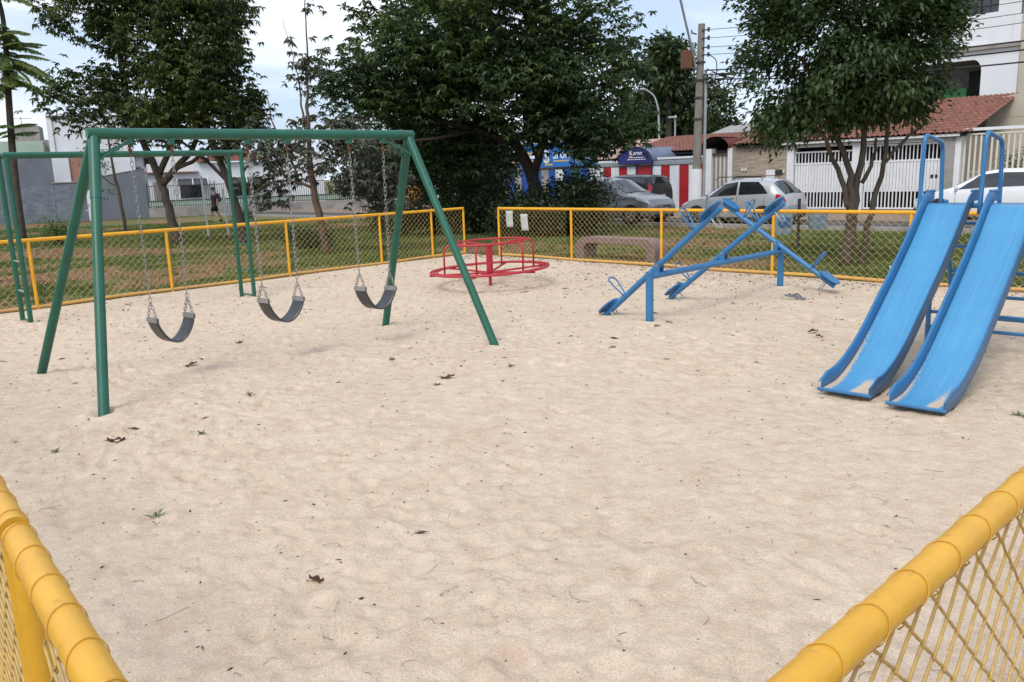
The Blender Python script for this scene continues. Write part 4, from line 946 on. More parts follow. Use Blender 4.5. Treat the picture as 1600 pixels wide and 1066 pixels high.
# thin sapling in front of the grey wall
bx, by = -14.9, 32.4; bz = gp(bx, by)
tree('sapling', 'thin bare sapling in front of the grey wall', (bx, by, bz), [[(0, 0, 0, .075), (-.05, 0, 1.2, .065), (-.2, 0, 2.6, .05), (-.3, .1, 4.2, .03)], [(-.1, 0, 1.9, .03), (-.6, 0, 2.3, .022), (-1.0, 0, 3.0, .012)]],
     [(-.6, 0, 3.0, .8, .6, .5), (-.5, 0, 1.6, .6, .4, .3), (-.2, 0, 4.0, .8, .7, .5)], 22, 41, 'bark', 'leaf_left', .16, .06, .16, 14, droop=.5)
# dull tree with spindly leaders
bx, by = -4.15, 18.9; bz = gp(bx, by) - .05
tree('broadleaf_tree', 'grey-leaved tree with bare spindly leaders rising above the swing beam', (bx, by, bz),
     [[(0, 0, 0, .10), (-.10, 0, .8, .085), (-.22, 0, 1.7, .07), (-.22, 0, 2.6, .05), (-.18, 0, 3.6, .030), (-.10, 0, 4.6, .018), (-.05, 0, 5.75, .009)],
      [(-.22, 0, 2.5, .032), (-.33, .05, 3.2, .024), (-.36, .1, 3.9, .015), (-.50, .1, 4.6, .006), (-.60, .1, 5.2, .004)],
      [(-.18, 0, 1.55, .035), (-.7, -.1, 1.75, .028), (-1.3, -.1, 1.65, .02), (-1.7, -.1, 1.2, .01)],
      [(-.2, 0, 1.9, .035), (.5, 0, 2.3, .028), (1.2, .1, 2.6, .016)],
      [(-.22, 0, 2.2, .03), (-.9, .1, 2.7, .022), (-1.1, .1, 3.6, .01)]],
     [(-.9, 0, 2.35, 1.0, .8, .75), (.9, 0, 2.25, 1.1, .8, .8), (-1.4, 0, 1.6, .55, .5, .5), (1.2, .1, 1.5, .8, .7, .7), (.1, .1, 2.9, .8, .7, .45), (-.1, 0, 4.2, .22, .2, .4), (-.05, 0, 5.4, .16, .15, .35), (-.55, .1, 4.9, .16, .12, .3), (-.36, .1, 3.9, .2, .2, .3)],
     150, 51, 'bark_warm', 'leaf_dull', .145, .062, .15, 42, rosette=6, droop=.55, shell=.5, twig=.006)
# right tree
bx, by = 5.62, 13.5; bz = gp(bx, by) - .05
tree('broadleaf_tree', 'dense dark tree with several slim stems right of the seesaws', (bx, by, bz),
     [[(-.08, 0, 0, .115), (-.05, 0, .5, .10), (-.02, 0, 1.1, .070), (-.10, .05, 1.7, .048), (-.45, .1, 2.5, .045), (-.9, .1, 3.4, .028)],
      [(0, .02, .7, .070), (.05, .03, 1.3, .058), (.14, .05, 2.2, .045), (.15, .1, 3.4, .04), (.2, .1, 4.6, .025)],
      [(.16, 0, 0, .06), (.26, 0, .7, .05), (.42, 0, 1.5, .040), (.50, 0, 2.3, .032), (.62, .1, 3.4, .028), (.8, .1, 4.4, .018)],
      [(-.06, 0, 1.0, .05), (-.22, 0, 1.5, .042), (-.55, -.1, 2.1, .032), (-.95, -.1, 2.6, .02)],
      [(.45, 0, 1.7, .03), (.75, -.05, 2.05, .024), (1.05, -.1, 2.35, .016)],
      [(.14, .05, 1.4, .035), (.30, .05, 1.75, .03), (.36, .1, 2.1, .02)]],
     [(-.55, 0, 3.3, 1.25, 1.2, 1.0), (.42, 0, 3.5, .92, 1.1, 1.1), (.1, 0, 4.7, 1.7, 1.5, 1.1), (-.9, 0, 2.55, .85, .9, .42), (.72, 0, 2.55, .58, .7, .42), (-1.15, 0, 4.3, .7, .8, .9), (.1, .1, 2.85, 1.1, 1.0, .4), (1.05, 0, 4.7, .68, .8, .8)],
     290, 61, 'bark', 'leaf_right', .108, .056, .14, 135, droop=.05, shell=.36, out=.9)
# trees behind the school
for (x, y, rx, rz, h, sd, lab) in ((13.7, 66, 4.6, 3.6, 4.9, 71, 'wide domed tree rising behind the school roofs'), (11.9, 62, 1.55, 1.7, 9.3, 72, 'taller loose tree top left of the utility pole'),
                                   (18.2, 70, 2.2, 1.6, 3.2, 73, 'low rounded tree at the right foot of the domed tree')):
    b = gp(x, y); tree('background_tree', lab, (x, y, b), [[(0, 0, 0, .3), (.1, 0, h * .5, .24), (0, 0, h, .12)]], [(0, 0, h, rx, rx, rz), (rx * .4, 0, h - rz * .4, rx * .6, rx * .6, rz * .6), (-rx * .4, 0, h - rz * .5, rx * .7, rx * .6, rz * .6)],
         230 if rx > 2 else 60, sd, 'bark_dark', 'leaf_hill', .46, .24, .5 if rx > 2 else .38, 100, droop=.3, shell=.3, group='trees beyond the school', twig=.03)
for (x, y, rx, rz, h, sd, lab) in ((-9.0, 62, 4.0, 3.0, 3.6, 81, 'shaded tree far behind the grey-leaved tree'), (-2.5, 66, 4.4, 3.2, 3.6, 82, 'shaded far tree seen beneath the huge dark tree'), (4.5, 68, 4.2, 3.0, 4.5, 83, 'far tree behind the blue banner')):
    b = gp(x, y); tree('background_tree', lab, (x, y, b), [[(0, 0, 0, .25), (.1, 0, h * .5, .2), (0, 0, h, .1)]], [(0, 0, h, rx, rx, rz), (0, 0, h - rz * .6, rx * .9, rx * .8, rz * .6)],
         70, sd, 'bark_dark', 'leaf_hill', .42, .20, .75, 60, droop=.3, shell=.3, group='trees far behind the lawn', twig=.03)

# shrubs
def shrub(label, x, y, rx, h, seed, leaf='leaf_bush', ncl=40, nper=60, ll=.10, lw=.05, stems=5, rad=.16, z0=.15, name='shrub'):
    b = gp(x, y); r = random.Random(seed)
    limbs = []
    for k in range(stems):
        a = 2 * math.pi * k / stems + r.random(); q = rx * .6 * r.uniform(.5, 1)
        limbs.append([(0.04 * math.cos(a), .04 * math.sin(a), 0, .028), (q * .4 * math.cos(a), q * .4 * math.sin(a), h * .4, .02), (q * math.cos(a), q * math.sin(a), h * .75, .008)])
    return tree(name, label, (x, y, b - .03), limbs, [(0, 0, h * .55, rx, rx * .9, h * .45), (rx * .3, 0, h * .4, rx * .7, rx * .6, h * .35), (-rx * .35, .1, h * .42, rx * .7, rx * .6, h * .33)], ncl, seed, 'bark_dark', leaf, ll, lw, rad, nper, droop=.1, cat='shrub', shell=.4, twig=.006)
shrub('dark bushy shrub in front of the grey car', 1.75, 23.4, 1.0, 1.5, 91, ncl=70, ll=.13, lw=.06)
shrub('tall loose shrub in front of the blue banner', 2.15, 24.9, .95, 2.5, 100, ncl=60, nper=55, ll=.13, lw=.06, rad=.2)
shrub('dark shrub at the foot of the huge tree trunk', .55, 23.2, 1.2, 1.35, 92, ncl=70, ll=.13, lw=.06)
shrub('dark shrub filling the shade left of the opening', -1.6, 25.5, 1.5, 1.7, 93, ncl=80, ll=.13, lw=.06)
shrub('shaded shrub beyond the opening in the fence', -.3, 26.5, 1.4, 1.6, 94, ncl=70, ll=.13, lw=.06)
shrub('round green bush behind the middle of the left fence', -3.6, 26.5, 1.0, 1.35, 95, leaf='leaf_hill', ncl=60)
shrub('small pale bush with dark stems before the grey wall', -15.6, 28.9, .62, 1.0, 96, leaf='leaf_bright', ncl=30, nper=50, ll=.10, lw=.045, stems=9)
shrub('low green clump at the foot of the left house fence', -13.6, 42.5, .5, .6, 97, leaf='leaf_hill', ncl=16)
shrub('low leafy sprouts under the grey-leaved tree', -5.3, 22.2, .8, .6, 98, leaf='leaf_hill', ncl=30, nper=40)
shrub('potted green shrub behind the cream gate', 18.2, 30.0, .8, 2.3, 99, leaf='leaf_right', ncl=40, nper=50)

# feathery tree at the left edge
bx, by = -18.95, 32.4; bz = gp(bx, by) - .05
t = thing('feathery_tree', (bx, by, bz), 'slender tree with long feathery fronds at the left edge', 'tree')
tp = smooth_path([(bx, by, bz), (bx + .02, by, bz + 1.6), (bx + .10, by, bz + 3.4), (bx + .25, by, bz + 5.3), (bx + .42, by, bz + 7.0), (bx + .48, by, bz + 8.5), (bx + .25, by, bz + 9.6)], 5)
MB().tube(tp, list(np.interp(np.linspace(0, 1, len(tp)), [0, .5, 1], [.15, .115, .06])), 12).build('trunk', 'bark', t, True, angle=180)
r = np.random.default_rng(5); VV, FF, AT = [], [], []; nv = 0; st = MB()
for hz, cnt, ln in ((4.1, 5, 1.1), (5.6, 10, 1.6), (6.1, 14, 1.8), (6.7, 14, 1.7), (7.3, 10, 1.3), (9.5, 14, 1.5)):
    c0 = tp[int(np.clip(hz / 9.6 * (len(tp) - 1), 0, len(tp) - 1))]
    for k in range(cnt):
        az = 6.283 * k / cnt + r.uniform(-.3, .3); el = r.uniform(-.25, .45); L = ln * r.uniform(.75, 1.1)
        c = np.array(c0) + np.array([0, 0, r.uniform(-.25, .25)]); pts = []
        for i in range(9):
            s = L * i / 8; pts.append(c + np.array([math.cos(az) * s * math.cos(el), math.sin(az) * s * math.cos(el), math.sin(el) * s - .22 * s * s]))
        st.tube([V3(*p) for p in pts], [.014 - .0012 * i for i in range(9)], 4, caps=False)
        nl = 34; f = np.linspace(.12, 1, nl); P = np.stack([np.interp(f * 8, np.arange(9), np.array(pts)[:, q]) for q in range(3)], 1)
        tan = unit(np.gradient(P, axis=0)); sd = unit(np.cross(tan, np.array([0, 0, 1.0]))); tone = r.random()
        for sg in (-1, 1):
            D = sd * sg + tan * .35; D[:, 2] -= .35
            Lf = .36 * np.sin(np.pi * np.clip(f * .85 + .12, 0, 1)) * r.uniform(.8, 1.15, nl)
            V, F = leaf_mesh(P, D, Lf, np.full(nl, .085), r, .1)
            VV.append(V); FF.append(F + nv); nv += len(V); AT.append(np.clip(tone * .6 + r.random(len(F)) * .4, 0, 1))
st.build('frond_stalks', 'bark', t, True, angle=180)
raw_mesh('crown', np.concatenate(VV), np.concatenate(FF), 'leaf_frond', t, np.concatenate(AT))

# ------------------------------------------------------------------ buildings across the street
def rbox(mb, u0, u1, v0, v1, z0, z1, W=RW):
    return mb.hexa([W(u0, v0, z0), W(u1, v0, z0), W(u1, v1, z0), W(u0, v1, z0), W(u0, v0, z1), W(u1, v0, z1), W(u1, v1, z1), W(u0, v1, z1)])
def RB(name, mat, parent, *b, W=RW, bevel=0.0): return rbox(MB(), *b, W=W).build(name, mat, parent, bevel=bevel)
def tile_roof(parent, mat, u0, u1, v0, z0, v1, z1, W=RW, pitch=.19, row=.34, name='roof_tiles', skew=0.0):
    """rows of barrel tiles climbing from (v0,z0) to (v1,z1)"""
    mb = MB(); nr = max(2, int(math.hypot(v1 - v0, z1 - z0) / row)); nc = max(2, int((u1 - u0) / pitch)); rr = random.Random(int(u0 * 100))
    for r_ in range(nr):
        f0, f1 = r_ / nr, (r_ + 1.12) / nr; lift = .035
        jit = [rr.uniform(-.012, .012) for _ in range(nc + 1)]
        rows = []
        for (f, dz) in ((f0, lift + .03), (f1, .03)):
            row_ = []
            for c in range(nc * 4 + 1):
                x = c / 4; h = .05 * math.sin(math.pi * (x % 1)) ** .8 if (x % 1) else 0
                ff = f + (jit[min(nc, int(x))] / nr if dz > .03 else 0)
                row_.append(W(lerp(u0, u1, x / nc) + skew * ff, lerp(v0, v1, ff), lerp(z0, z1, ff) + dz + h))
            rows.append(row_)
        rows.insert(0, [(p[0], p[1], p[2] - .03) for p in rows[0]])
        mb.grid(rows)
    o = mb.build(name, mat, parent); return tag(o, kind='stuff')
def roof_slab(parent, mat, u0, u1, v0, z0, v1, z1, W=RW, th=.08, name='roof_deck'):
    return MB().hexa([W(u0, v0, z0 - th), W(u1, v0, z0 - th), W(u1, v1, z1 - th), W(u0, v1, z1 - th), W(u0, v0, z0), W(u1, v0, z0), W(u1, v1, z1), W(u0, v1, z1)]).build(name, mat, parent)
ZP = -0.17
# --- garage house
t = thing('house', RW(-1.0, 20.7, ZP), 'white-gated garage house under a red clay tile roof', 'house')
for u0, u1, zt in ((-4.16, -3.87, 2.30), (-1.46, -1.02, 2.42), (1.76, 1.86, 2.4)): RB('pillar', 'white_paint', t, u0, u1, 20.62, 20.95, ZP, zt)
RB('lintel', 'white_paint', t, -4.16, 1.86, 20.66, 20.9, 2.30, 2.46)
RB('carport_shade', 'dark', t, -4.1, 1.8, 21.6, 21.7, ZP, 2.5)  # near-black panel standing for the shade inside the carport
RB('side_wall', 'beige_wall', t, 1.86, 2.05, 20.95, 25.5, ZP, 2.5); RB('side_wall', 'beige_wall', t, -4.3, -4.16, 20.95, 25.5, ZP, 2.4); RB('back_wall', 'beige_wall', t, -4.3, 2.05, 25.5, 25.7, ZP, 3.9)
def white_gate(u0, u1, zt):
    g = RB('gate_frame', 'white_paint', t, u0, u1, 20.74, 20.78, .52, .58)
    mb = MB(); n = int((u1 - u0) / .118)
    for i in range(n):
        a = lerp(u0, u1, i / n); b = lerp(u0, u1, (i + 1) / n)
        mb.grid([[RW(a + .004, 20.752, z), RW(a + .012, 20.735, z), RW(b - .012, 20.735, z), RW(b - .004, 20.752, z)] for z in (.58, 1.62)])
    tag(mb.build('gate_boards', 'white_paint', g), kind='stuff')
    RB('gate_rail', 'white_paint', g, u0, u1, 20.72, 20.79, 1.62, 1.69); RB('gate_rail', 'white_paint', g, u0, u1, 20.72, 20.79, zt - .06, zt); RB('gate_rail', 'white_paint', g, u0, u1, 20.72, 20.79, ZP + .03, ZP + .09)
    nb = int((u1 - u0) / .135)
    for i in range(nb + 1):
        u = lerp(u0 + .02, u1 - .02, i / nb); RB('gate_bar', 'white_paint', g, u - .017, u + .017, 20.74, 20.775, 1.69, zt - .06)
        RB('gate_bar', 'white_paint', g, u - .022, u + .022, 20.74, 20.775, ZP + .09, .52)
white_gate(-3.85, -1.48, 2.14); white_gate(-1.0, 1.74, 2.28)
RB('letter_slot', 'dark', t, 1.42, 1.52, 20.715, 20.734, 1.0, 1.12); RB('letter_slot', 'dark', t, 1.58, 1.66, 20.715, 20.734, 1.0, 1.12)
tile_roof(t, 'tile', -6.5, 2.75, 20.35, 2.52, 25.2, 4.0, skew=.25)
roof_slab(t, 'dark', -6.4, 2.6, 20.45, 2.50, 25.2, 3.97)
RB('fascia', 'white_paint', t, -4.3, 2.4, 20.42, 20.47, 2.44, 2.53)
# --- grey gate pillar and the cream gate
t = thing('gate_pillar', RW(2.1, 20.7, ZP), 'grey gate pillar with a small meter box beside the cream gate', 'pillar')
RB('shaft', 'concrete', t, 1.88, 2.22, 20.55, 20.95, ZP, 2.62); RB('shaft_face', 'white_paint', t, 2.225, 2.42, 20.60, 20.95, ZP, 2.60); RB('meter_box', 'blue_old', t, 1.95, 2.12, 20.52, 20.548, 2.34, 2.5)
t = thing('bar_gate', RW(4.8, 20.7, ZP), 'tall cream gate of vertical bars behind the white car', 'gate')
for z in (ZP + .05, 2.46, 2.60): RB('rail', 'white_paint' if z > 2.5 else 'cream', t, 2.42, 8.0, 20.66, 20.74, z, z + (.10 if z > 2.5 else .05))
for i in range(32): u = 2.52 + .172 * i; RB('bar', 'cream', t, u - .030, u + .030, 20.68, 20.72, ZP + .1, 2.46)
t = thing('stair', RW(3.2, 21.5, ZP), 'white sloping stair parapet behind the cream gate', 'stair')
for k in range(5): RB('step', 'concrete', t, 2.7 + .28 * k, 2.98 + .28 * k, 21.3, 22.2, ZP, ZP + .80 - .16 * k)
MB().hexa([RW(2.5, 21.2, .55), RW(4.3, 21.2, -.15), RW(4.3, 21.32, -.15), RW(2.5, 21.32, .55), RW(2.5, 21.2, 1.0), RW(4.3, 21.2, .18), RW(4.3, 21.32, .18), RW(2.5, 21.32, 1.0)]).build('parapet', 'white_paint', t)
MB().tube([RW(2.5, 21.25, 1.16), RW(2.9, 21.25, 1.16), RW(4.3, 21.25, .4)], .03, 8).build('stair_rail', 'cream', t, True)
t = thing('courtyard_wall', RW(5, 24, ZP), 'beige house wall behind the cream gate', 'wall'); RB('face', 'beige_wall', t, 2.05, 12, 24.6, 24.8, ZP, 3.15); 
MB().hexa([RW(2.06, 24.59, 3.15), RW(9, 24.59, 3.15), RW(9, 24.8, 3.15), RW(2.06, 24.8, 3.15), RW(2.5, 24.59, 3.9), RW(9, 24.59, 5.2), RW(9, 24.8, 5.2), RW(2.5, 24.8, 3.9)]).build('raised_gable', 'beige_wall', t)
# --- white three-storey building
t = thing('apartment_building', RW(.8, 27, ZP), 'white three-storey building with an arched terrace at upper right', 'building')
VB = 27.0
RB('wall', 'white_wall', t, 1.03, 2.38, VB, VB + .3, 3.6, 6.0); RB('wall', 'white_wall', t, -4.2, -2.3, VB, VB + .3, 3.6, 6.0)
RB('parapet', 'white_wall', t, -2.3, 1.03, VB + .02, VB + .25, 3.6, 4.1)
arch_ = [RW(-2.3, VB, 6.0), RW(-2.3, VB, 5.15)] + [RW(-2.3 + .35 - .35 * math.cos(q), VB, 5.15 + .5 * math.sin(q)) for q in [math.pi / 2 * k / 6 for k in range(7)]] + [RW(1.03 - .35 + .35 * math.sin(q), VB, 5.15 + .5 * math.cos(q)) for q in [math.pi / 2 * k / 6 for k in range(7)]] + [RW(1.03, VB, 6.0)]
mb = MB(); loP = arch_[1:-1]; mb.grid([[p, (p[0], p[1], 6.0)] for p in loP]); mb.grid([[p, tuple(np.array(p) + np.array([E2[0], E2[1], 0]) * .3)] for p in loP]); mb.build('arch_head', 'white_wall', t)
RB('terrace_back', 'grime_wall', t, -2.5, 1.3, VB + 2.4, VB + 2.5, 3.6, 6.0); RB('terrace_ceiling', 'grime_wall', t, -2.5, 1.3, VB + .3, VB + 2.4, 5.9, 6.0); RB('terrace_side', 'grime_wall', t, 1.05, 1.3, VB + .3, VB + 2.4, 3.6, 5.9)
RB('doorway', 'dark', t, -.1, 1.0, VB + 2.3, VB + 2.39, 4.0, 5.4); RB('terrace_locker', 'panel_green', t, -.9, .25, VB + .9, VB + 1.3, 3.9, 4.62)
RB('slab_edge', 'grime_wall', t, -4.3, 2.42, VB - .16, VB + .3, 6.0, 6.13)
wl = RB('upper_wall', 'white_wall', t, -4.2, 2.32, VB, VB + .3, 6.13, 7.42); RB('upper_wall', 'white_wall', t, 1.5, 2.32, VB, VB + .3, 7.42, 9.6); RB('upper_wall', 'white_wall', t, -4.2, -1.2, VB, VB + .3, 7.42, 9.6); RB('upper_wall', 'white_wall', t, -1.2, 1.5, VB, VB + .3, 8.7, 9.6)
RB('upper_interior', 'dark', t, -4.1, 2.2, VB + 1.6, VB + 1.7, 6.2, 9.5)
wn = RB('window', 'darkgrey', t, -1.2, 1.5, VB + .10, VB + .14, 7.42, 7.48)
for k in range(4): RB('pane', 'glass', wn, -1.2 + .675 * k + .02, -1.2 + .675 * (k + 1) - .02, VB + .12, VB + .13, 7.48, 8.68)
for k in range(9): RB('window_bar', 'darkgrey', wn, -1.2 + .3375 * k - .01, -1.2 + .3375 * k + .01, VB + .04, VB + .06, 7.44, 8.7)
for z in (7.72, 8.05, 8.4): RB('window_bar', 'darkgrey', wn, -1.2, 1.5, VB + .035, VB + .055, z, z + .02)
RB('end_pier', 'beige_wall', t, 2.42, 6.0, VB - .1, VB + .3, ZP, 9.6); RB('sill_band', 'white_paint', t, -1.2, 1.2, VB - .03, VB, 6.13, 6.3)
RB('corner_pier', 'white_wall', t, 2.1, 2.40, VB - .06, VB - .002, 6.14, 7.2)
RB('roof', 'concrete', t, -4.3, 6.0, VB - .15, VB + 7, 9.6, 9.75); RB('rear_wall', 'white_wall', t, -4.2, 6.0, VB + 6.6, VB + 6.9, ZP, 9.6)
# --- stone wall
t = thing('stone_wall', RW(-5.4, 20.7, ZP), 'stone-clad garden wall capped with clay tiles behind the silver car', 'wall')
RB('cladding', 'stone', t, -6.64, -4.17, 20.62, 20.95, ZP, 2.52)
rr = random.Random(4)
for k in range(44):                                              # courses stand a little proud of each other
    z = ZP + .061 * k; x = -6.64
    mb = MB()
    while x < -4.18:
        w = min(rr.uniform(.25, .6), -4.17 - x)
        if rr.random() < .6: rbox(mb, x + .003, x + w - .003, 20.62 - rr.uniform(.004, .018), 20.63, z + .003, z + .058)
        x += w
    if mb.v: tag(mb.build('stone_course', 'stone', t), kind='stuff')
for k in range(13):
    u = -6.6 + .20 * k; MB().add([RW(u + .1 + .11 * math.cos(a), v, 2.53 + .07 * math.sin(a)) for v in (20.48, 21.05) for a in [math.pi * i / 6 for i in range(7)]], [(i, i + 1, i + 8, i + 7) for i in range(6)]).build('cap_tile', 'tile', t)
for u, w, z, h, m in ((-6.2, .10, 1.44, .12, 'print_white'), (-6.05, .10, 1.44, .12, 'print_white'), (-5.05, .40, 1.12, .34, 'white_paint'), (-4.62, .30, 1.26, .20, 'darkgrey'), (-4.30, .08, 1.32, .13, 'cream'), (-5.55, .08, 1.0, .08, 'dark'), (-5.30, .08, 1.0, .08, 'dark')):
    RB('wall_box', m, t, u, u + w, 20.565, 20.60, z, z + h, bevel=.01)
# --- small white gate with a barrel canopy
t = thing('small_gate', RW(-7.3, 20.7, ZP), 'white gateposts and slatted gate below a dark red barrel canopy', 'gate')
for u0, u1 in ((-7.98, -7.66), (-6.86, -6.645)): RB('gatepost', 'white_paint', t, u0, u1, 20.56, 20.95, ZP, 2.44)
RB('slab_side', 'white_paint', t, -8.1, -7.985, 20.60, 20.9, ZP + .55, 2.2)
for k in range(8): RB('slat', 'cream' if k % 2 else 'grime_wall', t, -7.65 + .1 * k, -7.65 + .1 * k + .085, 20.70 + .01 * (k % 2), 20.74, ZP + .05, 2.2)
RB('gate_rail', 'darkgrey', t, -7.74, -6.80, 20.62, 20.66, 2.17, 2.25)
can = [(-7.42 + .68 * math.cos(a), 2.46 + .46 * math.sin(a)) for a in [math.pi * i / 14 for i in range(15)]]
nr = 9
for r_ in range(nr):
    v0, v1 = 20.40 + .19 * r_, 20.40 + .19 * (r_ + 1) + .05
    MB().grid([[RW(u, v0, z + .03 + .0) for u, z in can], [RW(u, v1, z) for u, z in can]]).build('canopy_course', 'red_tile', t, True)
MB().grid([[RW(u, v, z - .04) for u, z in can] for v in (20.42, 22.1)]).build('canopy_shade_under', 'dark', t, True)  # near-black underside: shade below the canopy put into the colour
MB().add([RW(u, 22.05, z - .03) for u, z in can], [tuple(range(len(can)))]).build('canopy_shade_back', 'dark', t)  # dark sheet standing for the shade in the open arch
# --- school front: fence of coloured sheets
t = thing('sheet_fence', RW(-11, 20.7, ZP), 'red and white corrugated sheet fence under the navy awning', 'fence')
runs = [(-17.0, -16.45, 'panel_white'), (-16.45, -15.85, 'panel_blue'), (-15.85, -15.35, 'panel_green'), (-15.35, -14.75, 'panel_blue'), (-14.75, -14.35, 'panel_white'), (-14.35, -13.82, 'panel_white'), (-13.82, -13.33, 'panel_red'), (-13.33, -12.85, 'panel_white'), (-12.85, -12.36, 'panel_red'), (-12.36, -11.85, 'panel_white'), (-11.78, -10.98, 'panel_red'),
        (-10.88, -10.40, 'panel_white'), (-10.40, -9.92, 'panel_red'), (-9.92, -9.40, 'panel_white'), (-9.40, -8.90, 'panel_red'), (-8.90, -8.35, 'panel_white'), (-8.35, -8.12, 'panel_red')]
runs = [(-21 + .5 * k, -20.5 + .5 * k, ('grime_wall', 'panel_blue')[k % 2]) for k in range(8)] + runs
for u0, u1, m in runs:
    n = 18; P = [(lerp(u0, u1, i / n), .018 * (1 if (i // 2) % 2 else -1)) for i in range(n + 1)]
    MB().grid([[RW(u, 20.7 + d, z) for u, d in P] for z in (ZP, 1.80)]).build('sheet', m, t)
for u in (-11.83, -10.93): RB('door_post', 'navy', t, u, u + .06, 20.64, 20.76, ZP, 2.1)
RB('top_rail', 'panel_white', t, -14.3, -12.8, 20.66, 20.72, 2.02, 2.12); RB('top_rail', 'panel_white', t, -10.6, -8.05, 20.66, 20.72, 2.08, 2.18); RB('mid_rail', 'darkgrey', t, -21, -8.1, 20.69, 20.72, 1.80, 1.85)
mb = MB()
for k in range(100):
    u = -14.3 + .0625 * k
    mb.hexa([RW(u, 20.68, 1.84), RW(u + .022, 20.68, 1.84), RW(u + .022, 20.70, 1.84), RW(u, 20.70, 1.84), RW(u + .05, 20.66, 2.04), RW(u + .07, 20.66, 2.04), RW(u + .07, 20.68, 2.04), RW(u + .05, 20.68, 2.04)])
tag(mb.build('spear_points', 'panel_white', t), kind='stuff')
RB('shade_cloth', 'canvas', t, -12.9, -8.3, 20.90, 20.92, 1.75, 2.05); RB('backing', 'dark', t, -14.3, -8.3, 21.2, 21.25, 1.6, 2.1)
# --- awning
t = thing('awning', RW(-11.78, 20.6, 2.05), 'navy barrel awning with a round printed front and grey-blue top', 'awning')
cap = [(-11.78 + 1.0 * math.cos(a), 2.06 + .64 * math.sin(a)) for a in [math.pi * i / 24 for i in range(25)]]
MB().prism([RW(u, 20.50, z) for u, z in cap], (E2[0] * .02, E2[1] * .02, 0)).build('front', 'navy', t)
MB().grid([[RW(u, v, z + .004) for u, z in cap] for v in np.linspace(20.5, 24.4, 8)]).build('canopy', 'canvas', t, True, angle=180)
MB().tube([RW(u, 20.49, z) for u, z in cap], .022, 6).build('hoop', 'navy', t, True)
RB('valance', 'navy', t, -12.78, -10.78, 20.50, 20.52, 1.94, 2.06)
def lettering(body, size, mat, parent, u, v, z, name='lettering', shear=0.0):
    cu = bpy.data.curves.new('tmp', 'FONT'); cu.body = body; cu.size = size; cu.extrude = .004; cu.resolution_u = 3; cu.shear = shear; cu.offset = size * .012
    o = bpy.data.objects.new('tmp', cu); COL.objects.link(o)
    dg = bpy.context.evaluated_depsgraph_get(); me = bpy.data.meshes.new_from_object(o.evaluated_get(dg))
    mb = MB(); mb.add([(*RW(u + p.co.x, v - p.co.z, z + p.co.y),) for p in me.vertices], [tuple(f.vertices) for f in me.polygons])
    bpy.data.objects.remove(o); bpy.data.meshes.remove(me)
    return mb.build(name, mat, parent)
lettering('S', .46, 'print_yellow', t, -12.10, 20.49, 2.24); lettering('S', .30, 'print_white', t, -12.08, 20.486, 2.36); lettering('aron', .27, 'print_white', t, -11.86, 20.49, 2.34)
rr = random.Random(3)
for zz, u0, u1 in ((2.20, -12.12, -11.25), (2.11, -12.2, -11.15)):
    u = u0
    while u < u1:
        w = rr.uniform(.06, .17); RB('print_line', 'print_white', t, u, min(u + w, u1), 20.488, 20.494, zz, zz + .035); u += w + .035
# --- banner
t = thing('banner', RW(-16.9, 20.6, 1.95), 'large blue school banner seen through the tree branches', 'banner')
RB('board', 'sign_blue', t, -19.45, -14.25, 20.60, 20.64, 1.93, 3.16); RB('frame', 'panel_white', t, -19.5, -14.2, 20.645, 20.70, 3.165, 3.24); RB('frame', 'panel_white', t, -14.24, -14.19, 20.6, 20.7, 1.9, 3.16)
lettering('S', .95, 'print_white', t, -17.75, 20.592, 2.16); lettering('S', .55, 'print_yellow', t, -17.62, 20.586, 2.06); lettering('aron', .62, 'print_white', t, -17.1, 20.592, 2.36)
for u0, u1, z0, z1, m in ((-19.05, -18.35, 2.62, 2.74, 'print_yellow'), (-19.0, -18.35, 2.40, 2.56, 'print_white'), (-18.95, -18.4, 2.20, 2.32, 'print_yellow'), (-17.05, -16.0, 2.20, 2.27, 'print_yellow'), (-17.65, -17.1, 2.02, 2.10, 'print_yellow')): RB('print_block', m, t, u0, u1, 20.594, 20.599, z0, z1)
for k in range(9): RB('print_block', 'print_yellow' if k else 'print_white', t, -15.6 + .115 * k, -15.6 + .115 * k + .08, 20.594, 20.599, 2.22, 2.34)
# --- school building
t = thing('school_building', RW(-13, 25, ZP), 'low school building with pale and orange clay tile roofs', 'building')
RB('wall', 'beige_wall', t, -22, -6.9, 24.4, 24.6, ZP, 2.5); RB('rear_wall', 'beige_wall', t, -22, -6.9, 29.8, 30, ZP, 2.6); RB('end_wall', 'beige_wall', t, -6.9, -6.7, 24.4, 30, ZP, 2.6); RB('end_wall', 'beige_wall', t, -22.2, -22, 24.4, 30, ZP, 2.6)
tile_roof(t, 'tile_pale', -22.2, -14.4, 22.0, 2.16, 27.2, 3.22, skew=.9); roof_slab(t, 'dark', -22.2, -14.5, 22.1, 2.15, 27.2, 3.2)
tile_roof(t, 'tile', -13.9, -6.6, 22.4, 2.42, 27.2, 3.30, skew=-.6); roof_slab(t, 'dark', -14.4, -6.7, 22.5, 2.40, 27.2, 3.28)
roof_slab(t, 'tile_pale', -22.2, -6.6, 30.2, 2.5, 27.1, 3.3, name='rear_roof')
RB('gable_infill', 'tile_pale', t, -14.4, -13.7, 22.6, 22.7, 2.0, 2.45)
t = thing('outbuilding', RW(-9, 31, ZP), 'grey fibre-cement roofed outbuilding behind the school', 'building')
RB('wall', 'beige_wall', t, -14.2, -6.2, 30.6, 35, ZP, 3.2)
mb = MB(); n = 60; mb.grid([[RW(lerp(-14.4, -6.0, i / n), v, z + .03 * math.sin(i * 1.57)) for i in range(n + 1)] for v, z in ((30.3, 3.32), (33.5, 4.05), (35.5, 3.5))]); mb.build('roof', 'fibre', t)
